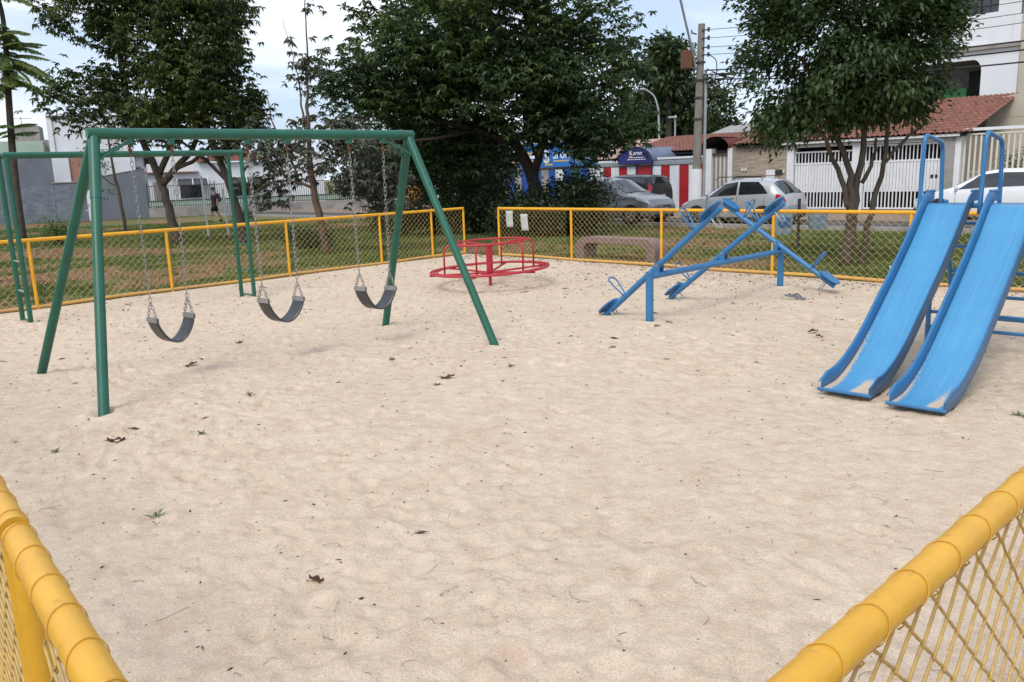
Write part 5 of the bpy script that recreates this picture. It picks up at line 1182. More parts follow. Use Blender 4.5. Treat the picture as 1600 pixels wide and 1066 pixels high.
t = thing('membrane_roof', RW(-6, 28, ZP), 'white sheeted roof slope above the stone wall', 'roof')
MB().hexa([RW(-9.4, 27.6, 3.05), RW(-4.6, 27.6, 3.05), RW(-4.6, 32, 3.6), RW(-9.4, 32, 3.6), RW(-8.9, 27.6, 3.12), RW(-4.6, 27.6, 4.05), RW(-4.6, 32, 4.6), RW(-8.9, 32, 3.66)]).build('sheet', 'panel_white', t)
RB('prop', 'grime_wall', t, -9.2, -4.7, 28, 31.5, ZP, 3.04)

# --- left row of houses
LB = lambda name, mat, parent, *b, bevel=0.0: RB(name, mat, parent, *b, W=LW, bevel=bevel)
ZL = -0.22
t = thing('wall', LW(0, 0, ZL), 'tall blue-grey wall with a rough rendered base at the far left', 'wall'); LB('rough_base', 'grey_rough', t, -16, 3.2, 0, .3, ZL, 1.9); LB('upper_wall', 'grey_wall', t, -16, 3.28, .12, .4, 1.9, 3.55)
t = thing('wall', LW(4, 0, ZL), 'lower rough grey wall between the tall wall and the white door', 'wall'); LB('face', 'grey_rough', t, 3.2, 4.82, .02, .3, ZL, 2.0); LB('coping', 'grime_wall', t, 3.15, 4.9, -.03, .34, 2.0, 2.06)
t = thing('garden_door', LW(5, 0, ZL), 'narrow white metal door in the grey wall', 'door'); LB('leaf', 'white_paint', t, 4.84, 5.30, .05, .09, ZL, 1.55); LB('lintel', 'grey_wall', t, 4.83, 5.32, .03, .3, 1.56, 2.12); LB('lock_box', 'print_white', t, 4.74, 4.80, -.02, .015, .35, .42); LB('handle', 'steel', t, 4.88, 4.91, .02, .05, .6, .75)
t = thing('wall', LW(6.7, 0, ZL), 'smooth slate-blue wall with a sloping top right of the white door', 'wall')
MB().hexa([LW(5.32, 0, ZL), LW(8.1, 0, ZL), LW(8.1, .3, ZL), LW(5.32, .3, ZL), LW(5.32, 0, 2.22), LW(8.1, 0, 2.68), LW(8.1, .3, 2.68), LW(5.32, .3, 2.22)]).build('face', 'grey_wall', t)
MB().hexa([LW(5.3, -.03, 2.225), LW(8.12, -.03, 2.685), LW(8.12, .33, 2.685), LW(5.3, .33, 2.225), LW(5.3, -.03, 2.27), LW(8.12, -.03, 2.73), LW(8.12, .33, 2.73), LW(5.3, .33, 2.27)]).build('coping', 'grime_wall', t)
t = thing('building', LW(0, 5, ZL), 'mint green building behind the tall grey wall', 'building'); LB('wall', 'mint', t, -16, 2.5, 5, 9, ZL, 4.62); LB('attic', 'grime_wall', t, .6, 2.3, 6.2, 8.5, 4.62, 5.62); LB('low_attic', 'grime_wall', t, 2.31, 3.5, 6.2, 8.5, 4.0, 4.75); 
MB().tube([LW(1.3, 7, 5.62), LW(1.3, 7, 6.2)], .02, 5).tube([LW(.8, 7, 6.1), LW(1.9, 7, 6.12)], .014, 5).build('aerial', 'darkgrey', t)
t = thing('building', LW(4.5, 3, ZL), 'plain white block with a terracotta lower wall at the left', 'building')
LB('wall', 'white_wall', t, 3.35, 7.6, 3, 9, 2.0, 5.95); LB('wall', 'white_wall', t, 3.0, 3.98, 2.6, 3.0, .5, 3.5); LB('lower_wall', 'terracotta', t, 3.98, 5.4, 2.7, 2.99, .4, 3.52); LB('cornice', 'white_paint', t, 3.05, 7.7, 2.85, 9.1, 5.95, 6.02); LB('side_fin', 'white_paint', t, 3.05, 3.33, 2.9, 3.3, 3.5, 5.95)
w_ = LB('window', 'darkgrey', t, 5.55, 5.85, 2.97, 2.999, 4.4, 5.3); LB('pane', 'glass', w_, 5.58, 5.82, 2.955, 2.965, 4.44, 5.26)
LB('ledge', 'concrete', t, 3.6, 6.0, 2.5, 3.0, 2.0, 2.08); LB('balcony_rail', 'darkgrey', t, 5.3, 6.4, 2.4, 2.44, 3.9, 3.94); LB('balcony_rail', 'darkgrey', t, 5.3, 5.34, 2.4, 2.9, 3.5, 3.9)
t = thing('house', LW(7, 4, ZL), 'cream house wall with a small barred window above the slate wall', 'house')
LB('wall', 'white_wall', t, 5.7, 12, 4, 8, ZL, 3.62); w_ = LB('window', 'grime_wall', t, 8.1, 8.75, 3.93, 3.999, 2.9, 3.45); LB('pane', 'glass', w_, 8.16, 8.69, 3.91, 3.925, 2.95, 3.4); LB('hood', 'concrete', t, 7.6, 8.7, 3.7, 3.99, 3.5, 3.56); LB('unit', 'darkgrey', t, 7.2, 7.9, 3.6, 3.99, 2.65, 2.85)
t = thing('house', LW(13, 2.5, ZL), 'white bungalow with dark window awnings behind the bar fence', 'house')
LB('wall', 'white_wall', t, 8.25, 16.0, 2.5, 2.7, ZL, 3.0); LB('wall', 'white_wall', t, 8.25, 8.4, 2.7, 8, ZL, 2.5); LB('rear_wall', 'white_wall', t, 8.25, 19.5, 8, 8.2, ZL, 2.8)
tile_roof(t, 'tile', 8.0, 11.2, 2.2, 2.36, 5.5, 3.0, W=LW, skew=.8); tile_roof(t, 'tile_dark', 11.2, 16.2, 2.2, 3.0, 6, 3.6, W=LW)
MB().prism([LW(15.6, 1.6, ZL), LW(19.0, 1.6, ZL), LW(19.0, 1.6, 3.25), LW(17.3, 1.6, 4.1), LW(15.6, 1.6, 3.4)], (LN[0] * 6, LN[1] * 6, 0)).build('gable_wing', 'white_wall', t)
for a_, b_, za, zb2 in ((15.35, 17.3, 3.3, 4.12), (19.25, 17.3, 3.15, 4.12)):
    MB().hexa([LW(a_, 1.35, za), LW(b_, 1.35, zb2), LW(b_, 7.7, zb2), LW(a_, 7.7, za), LW(a_, 1.35, za + .1), LW(b_, 1.35, zb2 + .1), LW(b_, 7.7, zb2 + .1), LW(a_, 7.7, za + .1)]).build('gable_roof', 'white_paint', t)
for p0, p1 in ((9.9, 11.75), (13.1, 15.1)):
    w_ = LB('window', 'darkgrey', t, p0 + .15, p1 - .4, 2.44, 2.499, .85, 1.62); LB('pane', 'glass', w_, p0 + .2, p1 - .45, 2.425, 2.435, .9, 1.58)
    aw = MB().grid([[LW(p, 2.5 - .75 * math.sin(a), 1.62 + .42 * math.cos(a)) for a in [math.pi / 2 * i / 8 for i in range(9)]] for p in (p0, (p0 + p1) / 2, p1)]).build('window_awning', 'darkgrey', t, True)
    for p in (p0, (p0 + p1) / 2, p1 - .02): MB().tube([LW(p, 2.5 - .765 * math.sin(a), 1.62 + .435 * math.cos(a)) for a in [math.pi / 2 * i / 8 for i in range(9)]], .028, 5).build('awning_rib', 'print_white', aw, True)
w_ = LB('side_door', 'grime_wall', t, 8.5, 9.1, 2.42, 2.499, ZL, 1.9)
t = thing('bar_fence', LW(13, 0, ZL), 'dark bar fence on a low stained wall along the left houses', 'fence')
LB('low_wall', 'grime_wall', t, 8.1, 24, -.1, .12, ZL, .36); 
for z in (.40, .74, 1.62): LB('rail', 'darkgrey', t, 8.1, 24, -.01, .02, z, z + .04)
mb = MB()
for k in range(120): rbox(mb, 8.12 + .132 * k, 8.12 + .132 * k + .022, 0, .022, .36, 1.68 if k % 29 else 1.85, W=LW)
tag(mb.build('bars', 'darkgrey', t), kind='stuff')
for k in range(5): LB('fence_post', 'darkgrey', t, 8.1 + 3.83 * k, 8.16 + 3.83 * k, -.02, .04, .36, 1.85)
LB('infill_panel', 'mint', t, 8.2, 24, .025, .03, .44, .74)
for dx, lab in ((0, 'taller left one of two thin white posts by the leaning trunk'), (.75, 'shorter right one of two thin white posts by the leaning trunk')):
    b_ = gp(-11.2 + dx, 31.0)
    single(MB().tube([(-11.2 + dx, 31.0, b_ - .1), (-11.25 + dx, 31.0, b_ + 2.2 - dx * .6)], .04, 8), 'marker_post', 'white_paint', (-11.2 + dx, 31.0, b_), lab, 'post', 'thin white posts on the lawn', smooth=True)

# ------------------------------------------------------------------ pole, lamps, wires
px_, py_ = 7.45, 33.0; zg = ZP
t = thing('utility_pole', (px_, py_, zg), 'tall stained concrete utility pole in front of the sheet fence', 'utility pole')
PT_ = V3(7.62, 33.0, 7.0)
MB().tube([V3(px_, py_, zg), lerp(V3(px_, py_, zg), PT_, .5), PT_], [.185, .16, .13], 14).build('pole', 'pole', t, True, angle=50)
MB().tube([V3(px_ + .30, py_ - .1, zg), V3(px_ + .33, py_ - .1, 5.3)], .06, 8).build('conduit', 'lamp_post', t, True)
MB().tube([V3(px_ - .02, py_, zg), V3(px_ - .01, py_, 1.6)], .26, 14).build('painted_base', 'white_paint', t, True, angle=50)
MB().hexa([V3(7.0 + a * .19, 32.75 + b * .2, z) for z in (5.35, 6.02) for a, b in ((-1, -1), (1, -1), (1, 1), (-1, 1))]).build('rusty_box', 'rust', t, bevel=.03)
arm = smooth_path([V3(7.36, 32.8, 5.3), V3(7.2, 32.6, 5.95), V3(6.9, 32.3, 6.8), V3(6.6, 32.0, 7.7), V3(6.3, 31.6, 8.4), V3(5.8, 31.0, 8.7)], 5)
MB().tube(arm, .045, 8).build('lamp_arm', 'lamp_post', t, True, angle=180)
MB().hexa([V3(5.6 + a * .3 , 30.9 + b * .12, 8.68 + z) for z in (-.06, .08) for a, b in ((-1, -1), (1, -1), (1, 1), (-1, 1))]).build('lamp_head', 'lamp_post', t, bevel=.04)
for z in (6.75, 6.45, 6.12, 5.85):
    MB().tube([V3(7.60, 32.85, z), V3(7.83, 32.75, z)], .025, 6).tube([V3(7.83, 32.75, z - .07), V3(7.83, 32.75, z + .08)], .05, 8).build('insulator', 'darkgrey', t, True)
MB().tube([V3(7.4, 32.9, 6.62), V3(7.2, 32.8, 6.66), V3(7.2, 32.8, 6.76)], .03, 6).build('insulator', 'darkgrey', t, True)
for z in (4.95, 4.3, 3.5, 5.6): MB().tube([lerp(V3(px_, py_, zg), PT_, (z - zg) / 7.17) + V3(0, 0, -.03), lerp(V3(px_, py_, zg), PT_, (z - zg) / 7.17) + V3(0, 0, .03)], .20, 12).build('band', 'darkgrey', t, True)
mb = MB(); rr = random.Random(9)
for k in range(9): mb.tube(smooth_path([V3(7.75 + rr.uniform(-.05, .1), 32.8, 5.2 + rr.uniform(-.4, .2)), V3(8.1 + rr.uniform(-.2, .5), 32.7, 4.9 + rr.uniform(-.5, .4)), V3(8.5 + rr.uniform(0, .6), 32.6, 5.0 + rr.uniform(-.1, .15)), V3(8.2, 32.7, 5.1)], 4), .016, 4)
mb.tube(smooth_path([V3(7.8, 32.8, 5.9), V3(8.15, 32.8, 5.6), V3(8.1, 32.8, 4.9), V3(7.8, 32.8, 4.6)], 5), .018, 4)
mb.build('cable_bundle', 'cable', t, True)
def wire(a, b, sag, r_, label):
    a, b = Vector(a), Vector(b); P = [lerp(a, b, k / 24) - V3(0, 0, sag * 4 * (k / 24) * (1 - k / 24)) for k in range(25)]
    mb = MB().tube(P, r_, 4); return single(mb, 'overhead_wire', 'cable', tuple(a), label, 'wire', 'overhead wires from the utility pole')
ordn = ['topmost', 'second highest', 'third highest', 'fourth highest']
for z, n_ in zip((6.75, 6.45, 6.12, 5.85), ordn): wire((7.83, 32.75, z), (24, 16.5, z + .4), .55, .010, n_ + ' thin overhead wire running right from the pole')
for k, (z, ze, s_) in enumerate(((5.28, 5.5, .4), (5.12, 5.35, .5), (4.98, 5.2, .7))): wire((7.7, 32.8, z), (24.2, 16.6, ze), s_, .024, ('upper', 'middle', 'lower')[k] + ' thick black cable strung below the thin wires')
wire((7.75, 32.8, 4.9), (10.9, 36.2, 3.0), .15, .012, 'service wire dropping from the pole to the tiled roof')
wire((7.75, 32.8, 4.95), (15.4, 36.0, 4.6), .3, .012, 'service wire dropping from the pole to the white building')
def lamp(base, pts, label, r0=.07):
    t = thing('street_lamp', base, label, 'street lamp', 'street lamps'); P = smooth_path(pts, 6)
    MB().tube(P, list(np.linspace(r0, r0 * .6, len(P))), 10).build('pole', 'lamp_post', t, True, angle=180)
    e = P[-1]; MB().hexa([e + V3(-.22 + a * .25, b * .1, z) for z in (-.05, .06) for a, b in ((-1, -1), (1, -1), (1, 1), (-1, 1))]).build('lamp_head', 'lamp_post', t, bevel=.03)
lamp((9.1, 50, ZP), [(9.15, 50, ZP), (9.12, 50, 2.5), (9.08, 50, 4.6), (9.0, 50, 5.3), (8.75, 50, 5.9), (8.25, 50, 6.25)], 'grey curved street lamp behind the school roof')
lamp((11.2, 50.5, ZP), [(10.15, 50.5, ZP), (10.15, 50.5, 3), (10.15, 50.5, 4.6), (10.2, 50.4, 4.62)], 'short straight lamp post right of the curved lamp', .06)
# satellite dish and roof aerial
t = thing('satellite_dish', RW(-8.6, 26.5, 3.2), 'pale satellite dish on the school roof beside the pole', 'satellite dish')
c = V3(*RW(-8.7, 26.6, 3.75)); nn = V3(-.3, -.75, .6).normalized(); a1 = nn.orthogonal().normalized(); a2 = nn.cross(a1)
MB().grid([[c + (a1 * math.cos(q) + a2 * math.sin(q)) * r_ - nn * (.12 * (1 - (r_ / .48) ** 2)) for q in [2 * math.pi * k / 20 for k in range(21)]] for r_ in (.01, .16, .32, .48)]).build('dish', 'fibre', t, True)
MB().tube([V3(*RW(-8.6, 26.7, 3.15)), c - nn * .12], .025, 6).build('mast', 'lamp_post', t); MB().tube([c + a1 * .4, c + nn * .4], .012, 5).build('feed_arm', 'lamp_post', t)
t = thing('roof_aerial', RW(-6.4, 29, 3.6), 'thin television aerial above the white sheeted roof', 'aerial')
c = V3(*RW(-7.2, 29, 3.3)); MB().tube([c, c + V3(0, 0, 1.75)], .02, 5).build('mast', 'lamp_post', t); MB().tube([c + V3(-.8, .3, 1.7), c + V3(.7, -.3, 1.7)], .015, 5).build('boom', 'lamp_post', t)
for k in range(7): f = -.7 + .22 * k; MB().tube([c + V3(f, -f * .4, 1.7) + V3(.1, .24, 0), c + V3(f, -f * .4, 1.7) - V3(.1, .24, 0)], .008, 4).build('element', 'lamp_post', t)

# ------------------------------------------------------------------ cars
def car(name, label, pos, fwd, keys, paint, wheels, wr, wind, backl, sides, glass='glass_tint', lamps_front=None, lamps_rear=None, bars=False, plate_front=True, plate_rear=True):
    pos = Vector(pos); fw = Vector((*fwd, 0)).normalized(); lf = V3(-fw.y, fw.x, 0)
    t = thing(name, tuple(pos), label, 'car')
    W = lambda x, y, z: pos + fw * x + lf * y + V3(0, 0, z)
    kx = [k[0] for k in keys]; xs = np.linspace(kx[0], kx[-1], 97)
    def curve(i):
        y = np.interp(xs, kx, [k[i] for k in keys]); yy = y.copy()
        for _ in range(2): yy[1:-1] = (yy[:-2] + 2 * yy[1:-1] + yy[2:]) / 4
        return yy
    zb, zs, zt, hw, hr = [curve(i) for i in range(1, 6)]
    def sec(x):
        a, b, c, w, r_ = [float(np.interp(x, xs, q)) for q in (zb, zs, zt, hw, hr)]
        cab = min(1, max(0, (c - b) / .35)); e = .06 * cab + .015
        return [(w * .80, a), (w * .965, a + .07), (w, lerp(a, b, .42)), (w * .99, lerp(a, b, .80)), (w * .955, b), (lerp(w * .955, r_, .55), lerp(b, c, .52) + .01 * cab), (r_, c - e), (r_ * .82, c - e * .25), (0, c + .012)]
    def S(x, j, off=0.0):
        s = sec(x); i = min(7, int(j)); f = j - i
        y = lerp(s[i][0], s[i + 1][0], f); z = lerp(s[i][1], s[i + 1][1], f)
        ty, tz = s[i + 1][0] - s[i][0], s[i + 1][1] - s[i][1]; l = math.hypot(ty, tz) or 1
        return y + off * tz / l, z - off * ty / l
    rows = []
    for x in xs:
        s = sec(x); rows.append([W(x, y, z) for y, z in s] + [W(x, -y, z) for y, z in s[-2::-1]])
    mb = MB().grid(rows)
    for e in (0, -1): mb.add(rows[e], [tuple(range(len(rows[e])))])
    mb.grid([[r_[0], r_[-1]] for r_ in rows])
    body = mb.build('body', paint, t, True, angle=38)
    # front and rear screens
    for nm, (x0, x1), hood in (('windscreen', wind, 1), ('rear_window', backl, -1)):
        R_ = []
        for i in range(9):
            x = lerp(x0, x1, i / 8); s = sec(x); wtop = s[6][0] * .93 if i else s[6][0] * .95
            zc = s[8][1]; R_.append([W(x + .012 * hood, wtop * q, lerp(s[6][1] + .028, zc + .012, 1 - abs(q) ** 2.2)) for q in (-1, -.7, -.35, 0, .35, .7, 1)])
        MB().grid(R_).build(nm, glass, t, True)
    # side glass
    for sg in (-1, 1):
        for xb0, xb1, xt0, xt1 in sides:
            R_ = []
            for j in np.linspace(4.18, 5.86, 5):
                f = (j - 4.18) / 1.68; R_.append([W(x, sg * S(x, j, .012)[0], S(x, j, .012)[1]) for x in np.linspace(lerp(xb0, xt0, f), lerp(xb1, xt1, f), 9)])
            MB().grid(R_).build('side_window', glass, t, True)
        x = sides[0][1] + .02; y, z = S(x, 4.1)
        MB().add([W(x + a * .06, sg * (y + .03 + b * .10), z + .02 + c_ * .12) for a, b, c_ in ((-1, 0, 0), (1, 0, 0), (.6, 1, .1), (-.8, 1, .1), (-1, 0, 1), (.4, 0, 1), (.2, 1, .95), (-.8, 1, .95))], [(3, 2, 1, 0), (4, 5, 6, 7), (0, 1, 5, 4), (1, 2, 6, 5), (2, 3, 7, 6), (3, 0, 4, 7)]).build('mirror', paint, t, bevel=.02)
        for x in (sides[0][0] + .02,):
            MB().add([W(x + q, sg * (S(x + q, 3.6)[0] + .004), S(x + q, 3.6)[1] + z) for q, z in ((.05, -.015), (.22, -.015), (.22, .015), (.05, .015))], [(0, 1, 2, 3)]).build('door_handle', 'black_plastic', t)
        for x in (sides[0][1] + .03, sides[0][0] - .03, sides[1][0] + .10):
            MB().grid([[W(x + q, sg * (S(x, j)[0] + .003), S(x, j)[1]) for q in (-.005, .005)] for j in np.linspace(1.0, 4.05, 7)]).build('door_seam', 'black_plastic', t)
        for x in wheels:
            wy = S(x, 2)[0]
            MB().tube([W(x, sg * (wy - .25), wr), W(x, sg * (wy + .006), wr)], wr + .055, 28).build('wheel_arch', 'black_plastic', t, True, angle=50)
            wh = MB().tube([W(x, sg * (wy - .17), wr), W(x, sg * (wy - .01), wr), W(x, sg * (wy + .02), wr)], [wr, wr, wr * .93], 28).build('wheel', 'tyre', t, True, angle=50)
            rim = MB().tube([W(x, sg * (wy + .015), wr), W(x, sg * (wy + .026), wr)], [wr * .66, wr * .6], 24)
            rim.build('rim', 'rim', wh, True, angle=30)
            for k in range(5):
                a = 2 * math.pi * k / 5; p = lambda q, r_: W(x + r_ * math.cos(q), sg * (wy + .030), wr + r_ * math.sin(q))
                MB().add([p(a + .3, wr * .18), p(a + .38, wr * .52), p(a + .88, wr * .52), p(a + .95, wr * .18)], [(0, 1, 2, 3)]).build('spoke_gap', 'black_plastic', wh)
    xf, xr = kx[-1], kx[0]
    def lampset(x0, x1, j0, j1, mat, nm):
        for sg in (-1, 1):
            MB().grid([[W(x + (.01 if x0 > 0 else -.01), sg * S(x, j, .010)[0], S(x, j, .010)[1]) for x in np.linspace(x0, x1, 6)] for j in np.linspace(j0, j1, 5)]).build(nm, mat, t, True)
    lampset(*(lamps_front or (xf - .42, xf - .06, 3.35, 4.3)), 'lamp_clear', 'headlight'); lampset(*(lamps_rear or (xr + .03, xr + .3, 2.9, 4.0)), 'lamp_red', 'tail_light')
    h = float(np.interp(xf, xs, zs))
    for x, sg, on in ((xf, 1, plate_front), (xr, -1, plate_rear)):
        zz = .42 if sg > 0 else .62
        MB().hexa([W(x + sg * a, b * .20, z) for z in (zz, zz + .13) for a, b in ((-.02, -1), (.022, -1), (.022, 1), (-.02, 1))]).build('number_plate', 'numplate', t)
        MB().hexa([W(x + sg * a, b * .66, z) for z in (.22, .34) for a, b in ((-.12, -1), (.03, -.85), (.03, .85), (-.12, 1))]).build('bumper', 'black_plastic', t, bevel=.02)
    for z in (.53, .585): MB().hexa([W(xf + a, b * .40, z0) for z0 in (z, z + .025) for a, b in ((-.04, -1), (.018, -.9), (.018, .9), (-.04, 1))]).build('grille_bar', 'chrome', t)
    MB().hexa([W(xf + a, b * .42, z) for z in (.50, .63) for a, b in ((-.05, -1), (.008, -.9), (.008, .9), (-.05, 1))]).build('grille', 'black_plastic', t)
    if bars:
        for sg in (-1, 1):
            x0, x1 = sides[-1][2] - .1, sides[0][3] + .35; z = max(float(np.interp(q, xs, zt)) for q in (x0, (x0 + x1) / 2)) + .06
            y = sec(x0)[6][0] * .95
            MB().tube([W(x0, sg * y, z - .10), W(x0 + .06, sg * y, z), W(x1 - .1, sg * y, z + .01), W(x1, sg * y, z - .10)], .014, 6).build('roof_bar', 'black_plastic', t, True)
    return t
HB = [(-1.98, .34, .60, .64, .66, .55), (-1.92, .24, .82, .90, .76, .60), (-1.86, .22, .94, .99, .79, .61), (-1.40, .20, .97, 1.42, .83, .58), (-.95, .20, .95, 1.48, .84, .60), (-.2, .20, .92, 1.49, .84, .61), (.25, .20, .90, 1.42, .84, .61), (1.05, .20, .88, .95, .83, .66), (1.5, .20, .80, .83, .81, .66), (1.85, .22, .66, .69, .74, .60), (1.98, .30, .54, .57, .62, .5)]
car('car', 'silver hatchback with roof bars parked behind the seesaws', (7.85, 27.9, -.24), (-.703, .711), HB, 'car_silver', (-1.22, 1.22), .295, (.98, .30), (-1.84, -1.42),
    [(-.25, .80, -.22, .30), (-1.35, -.33, -.95, -.30)], lamps_rear=(-1.93, -1.62, 3.2, 4.35), bars=True)
SD = [(-2.2, .34, .72, .80, .70, .6), (-2.1, .24, .95, 1.05, .82, .64), (-1.95, .22, .98, 1.30, .86, .62), (-1.3, .2, .99, 1.60, .88, .63), (-.3, .2, .97, 1.63, .89, .64), (.3, .2, .96, 1.55, .89, .64), (1.05, .2, .97, 1.06, .88, .70), (1.6, .2, .92, .97, .87, .72), (2.0, .22, .78, .83, .80, .66), (2.15, .3, .62, .66, .68, .55)]
car('car', 'grey car with its front facing right beyond the bench', (3.95, 30.5, -.22), (.703, -.711), SD, 'car_grey', (-1.3, 1.35), .32, (1.0, .34), (-1.97, -1.45),
    [(-.3, .85, -.25, .32), (-1.5, -.38, -1.1, -.33)], lamps_front=(1.55, 2.05, 3.5, 4.5))
BX = [(-1.9, .34, .90, 1.0, .78, .68), (-1.84, .24, .98, 1.25, .84, .70), (-1.70, .22, .99, 1.54, .86, .71), (-1.2, .2, .99, 1.60, .87, .72), (0, .2, .98, 1.61, .87, .72), (.45, .2, .97, 1.56, .87, .71), (.95, .2, .98, 1.10, .86, .74), (1.5, .2, .95, 1.0, .85, .74), (1.8, .22, .80, .86, .80, .68), (1.9, .3, .62, .66, .7, .6)]
car('car', 'boxy black car parked against the red and white fence', (5.35, 37.25, ZP), (-.703, .711), BX, 'car_black', (-1.2, 1.2), .32, (.92, .50), (-1.83, -1.68), [(-.3, .75, -.25, .48), (-1.6, -.36, -1.5, -.32)], lamps_rear=(-1.87, -1.72, 3.0, 5.0))
car('car', 'white car behind the slides with its front at the left', (14.75, 25.1, -.165), (-.703, .711), [(k[0] * 1.08, *k[1:]) for k in HB], 'car_white', (-1.3, 1.32), .30, (1.06, .32), (-1.98, -1.52), [(-.28, .86, -.24, .34), (-1.45, -.36, -1.05, -.32)])

# ------------------------------------------------------------------ people and far bits
def person(label, pos, fwd, h, top, legs, leg_bare, hair, stride=.32):
    pos = Vector(pos); fw = Vector((*fwd, 0)).normalized(); lf = V3(-fw.y, fw.x, 0); k = h / 1.75
    W = lambda f, s, z: (fw * f + lf * s + V3(0, 0, z)) * k
    t = thing('person', tuple(pos), label, 'person')
    J = {}; vs = []; es = []; rad = []
    def v(n, f, s, z, r_, par=None):
        J[n] = len(vs); vs.append(W(f, s, z)); rad.append(r_ * k)
        if par is not None: es.append((J[par], J[n]))
    v('pel', 0, 0, .95, .125); v('bel', .01, 0, 1.12, .125, 'pel'); v('che', .0, 0, 1.32, .15, 'bel'); v('nek', .01, 0, 1.48, .06, 'che'); v('hd0', .03, 0, 1.57, .075, 'nek'); v('hd1', .035, 0, 1.66, .10, 'hd0'); v('hd2', .02, 0, 1.73, .065, 'hd1')
    for s, n, st in ((1, 'L', 1), (-1, 'R', -1)):
        v('sh' + n, -.01, .17 * s, 1.40, .062, 'che'); v('el' + n, -.06 - .08 * st, .23 * s, 1.14, .045, 'sh' + n); v('wr' + n, .04 - .14 * st, .24 * s, .92, .032, 'el' + n); v('ha' + n, .07 - .16 * st, .235 * s, .82, .038, 'wr' + n)
        v('hp' + n, .0, .09 * s, .90, .095, 'pel'); v('kn' + n, .06 + stride * .45 * st, .10 * s, .50, .062, 'hp' + n); v('an' + n, stride * st * .8 - (.06 if st < 0 else 0), .10 * s, .085 + (.03 if st < 0 else 0), .042, 'kn' + n); v('to' + n, stride * st * .8 + .15 - (.04 if st < 0 else 0), .11 * s, .035, .036, 'an' + n)
    me = bpy.data.meshes.new('body'); me.from_pydata([tuple(p) for p in vs], es, []); me.materials.append(M['skin'])
    o = bpy.data.objects.new('body', me); COL.objects.link(o); o.parent = t
    o.modifiers.new('skin', 'SKIN')
    for i, r_ in enumerate(rad): me.skin_vertices[0].data[i].radius = (r_, r_)
    me.skin_vertices[0].data[0].use_root = True
    ss = o.modifiers.new('sub', 'SUBSURF'); ss.levels = 1; ss.render_levels = 2
    def shell(name, pts, rs, mat, n=16):
        mb = MB().tube([pos + W(*p) for p in pts], [q * k for q in rs], n, caps=True); return mb.build(name, mat, t, True, angle=180)
    def pt(n): i = J[n]; return vs[i] / k
    def shell2(name, ns, rs, mat, f0=0.0, f1=1.0):
        P = [vs[J[n]] for n in ns]; P = [pos + p for p in P]; P[-1] = lerp(P[-2], P[-1], f1); return MB().tube(P, [q * k for q in rs], 14).build(name, mat, t, True, angle=180)
    shell('shirt', [(0, 0, .90), (0, 0, 1.0), (.01, 0, 1.15), (0, 0, 1.32), (0, 0, 1.43), (.01, 0, 1.48)], [.165, .165, .160, .185, .15, .07], top)
    for n in 'LR': shell2('sleeve', ['sh' + n, 'el' + n], [.082, .065], top, f1=.75)
    shell('waist', [(0, 0, .84), (0, 0, .90), (0, 0, 1.0)], [.15, .165, .155], legs)
    for n in 'LR':
        if leg_bare: shell2('shorts_leg', ['hp' + n, 'kn' + n], [.115, .10], legs, f1=.85)
        else: shell2('trouser_leg', ['hp' + n, 'kn' + n, 'an' + n], [.115, .085, .065], legs)
        a = pos + vs[J['an' + n]]; b = pos + vs[J['to' + n]]; MB().tube([a - V3(0, 0, .03 * k), lerp(a, b, .5) - V3(0, 0, .02 * k), b], [.055 * k, .055 * k, .045 * k], 10).build('shoe', 'cloth_black', t, True)
    c = pos + W(.015, 0, 1.70)
    MB().grid([[c + (fw * math.cos(a) + lf * math.sin(a)) * .108 * k * math.cos(e) * (1.08 if math.cos(a) < 0 else 1) + V3(0, 0, .105 * k * math.sin(e)) for a in [2 * math.pi * i / 16 for i in range(17)]] for e in [-.25 + 1.82 * i / 6 for i in range(7)]]).build('hair', hair, t, True)
    return t
pp = V3(-15.2, 43.4, gp(-15.2, 43.4))
person('person in dark shirt and shorts walking left past the fence', tuple(pp), (-.85, -.35), 1.72, 'cloth_navy', 'cloth_black', True, 'cloth_black')
fw = Vector((-.85, -.35, 0)).normalized(); c = pp - fw * .235 + V3(0, 0, 1.22); lf = V3(-fw.y, fw.x, 0)
t = thing('backpack', tuple(c - V3(0, 0, .2)), 'plum backpack worn by the walking person', 'backpack')
MB().hexa([c + fw * a * .075 + lf * b * .15 + V3(0, 0, z) for z in (-.22, .22) for a, b in ((-1, -1), (1, -1), (1, 1), (-1, 1))]).build('sack', 'bag', t, bevel=.05); MB().hexa([c - fw * .09 + fw * a * .02 + lf * b * .11 + V3(0, 0, z) for z in (-.18, .02) for a, b in ((-1, -1), (1, -1), (1, 1), (-1, 1))]).build('pocket', 'cloth_black', t, bevel=.02)
for s in (-1, 1): MB().tube([c + lf * s * .10 + V3(0, 0, .2), c + fw * .2 + lf * s * .12 + V3(0, 0, .22), c + fw * .40 + lf * s * .12 + V3(0, 0, .05), c + fw * .33 + lf * s * .13 - V3(0, 0, .15)], .018, 6).build('strap', 'bag', t, True)
person('distant person in a pale shirt and blue trousers under the huge tree', (-4.75, 54.5, gp(-4.75, 54.5)), (.3, -.95), 1.68, 'cloth_white', 'cloth_jean', False, 'cloth_black', .1)
x, y = -6.0, 54.0; b = gp(x, y)
t = thing('drum', (x, y, b), 'rusty orange drum standing on the far lawn', 'drum')
MB().tube([(x, y, b + z) for z in (0, .02, .45, .47, .49, .95, .97, .99, 1.42, 1.45)], [.42, .44, .44, .46, .44, .44, .46, .44, .44, .42], 24).build('shell', 'orange', t, True, angle=50); MB().tube([(x, y, b + 1.451), (x, y, b + 1.47)], .40, 24).build('lid', 'orange', t, True, angle=50); MB().tube([(x + .2, y, b + 1.47), (x + .2, y, b + 1.5)], .04, 8).build('bung', 'rust', t)
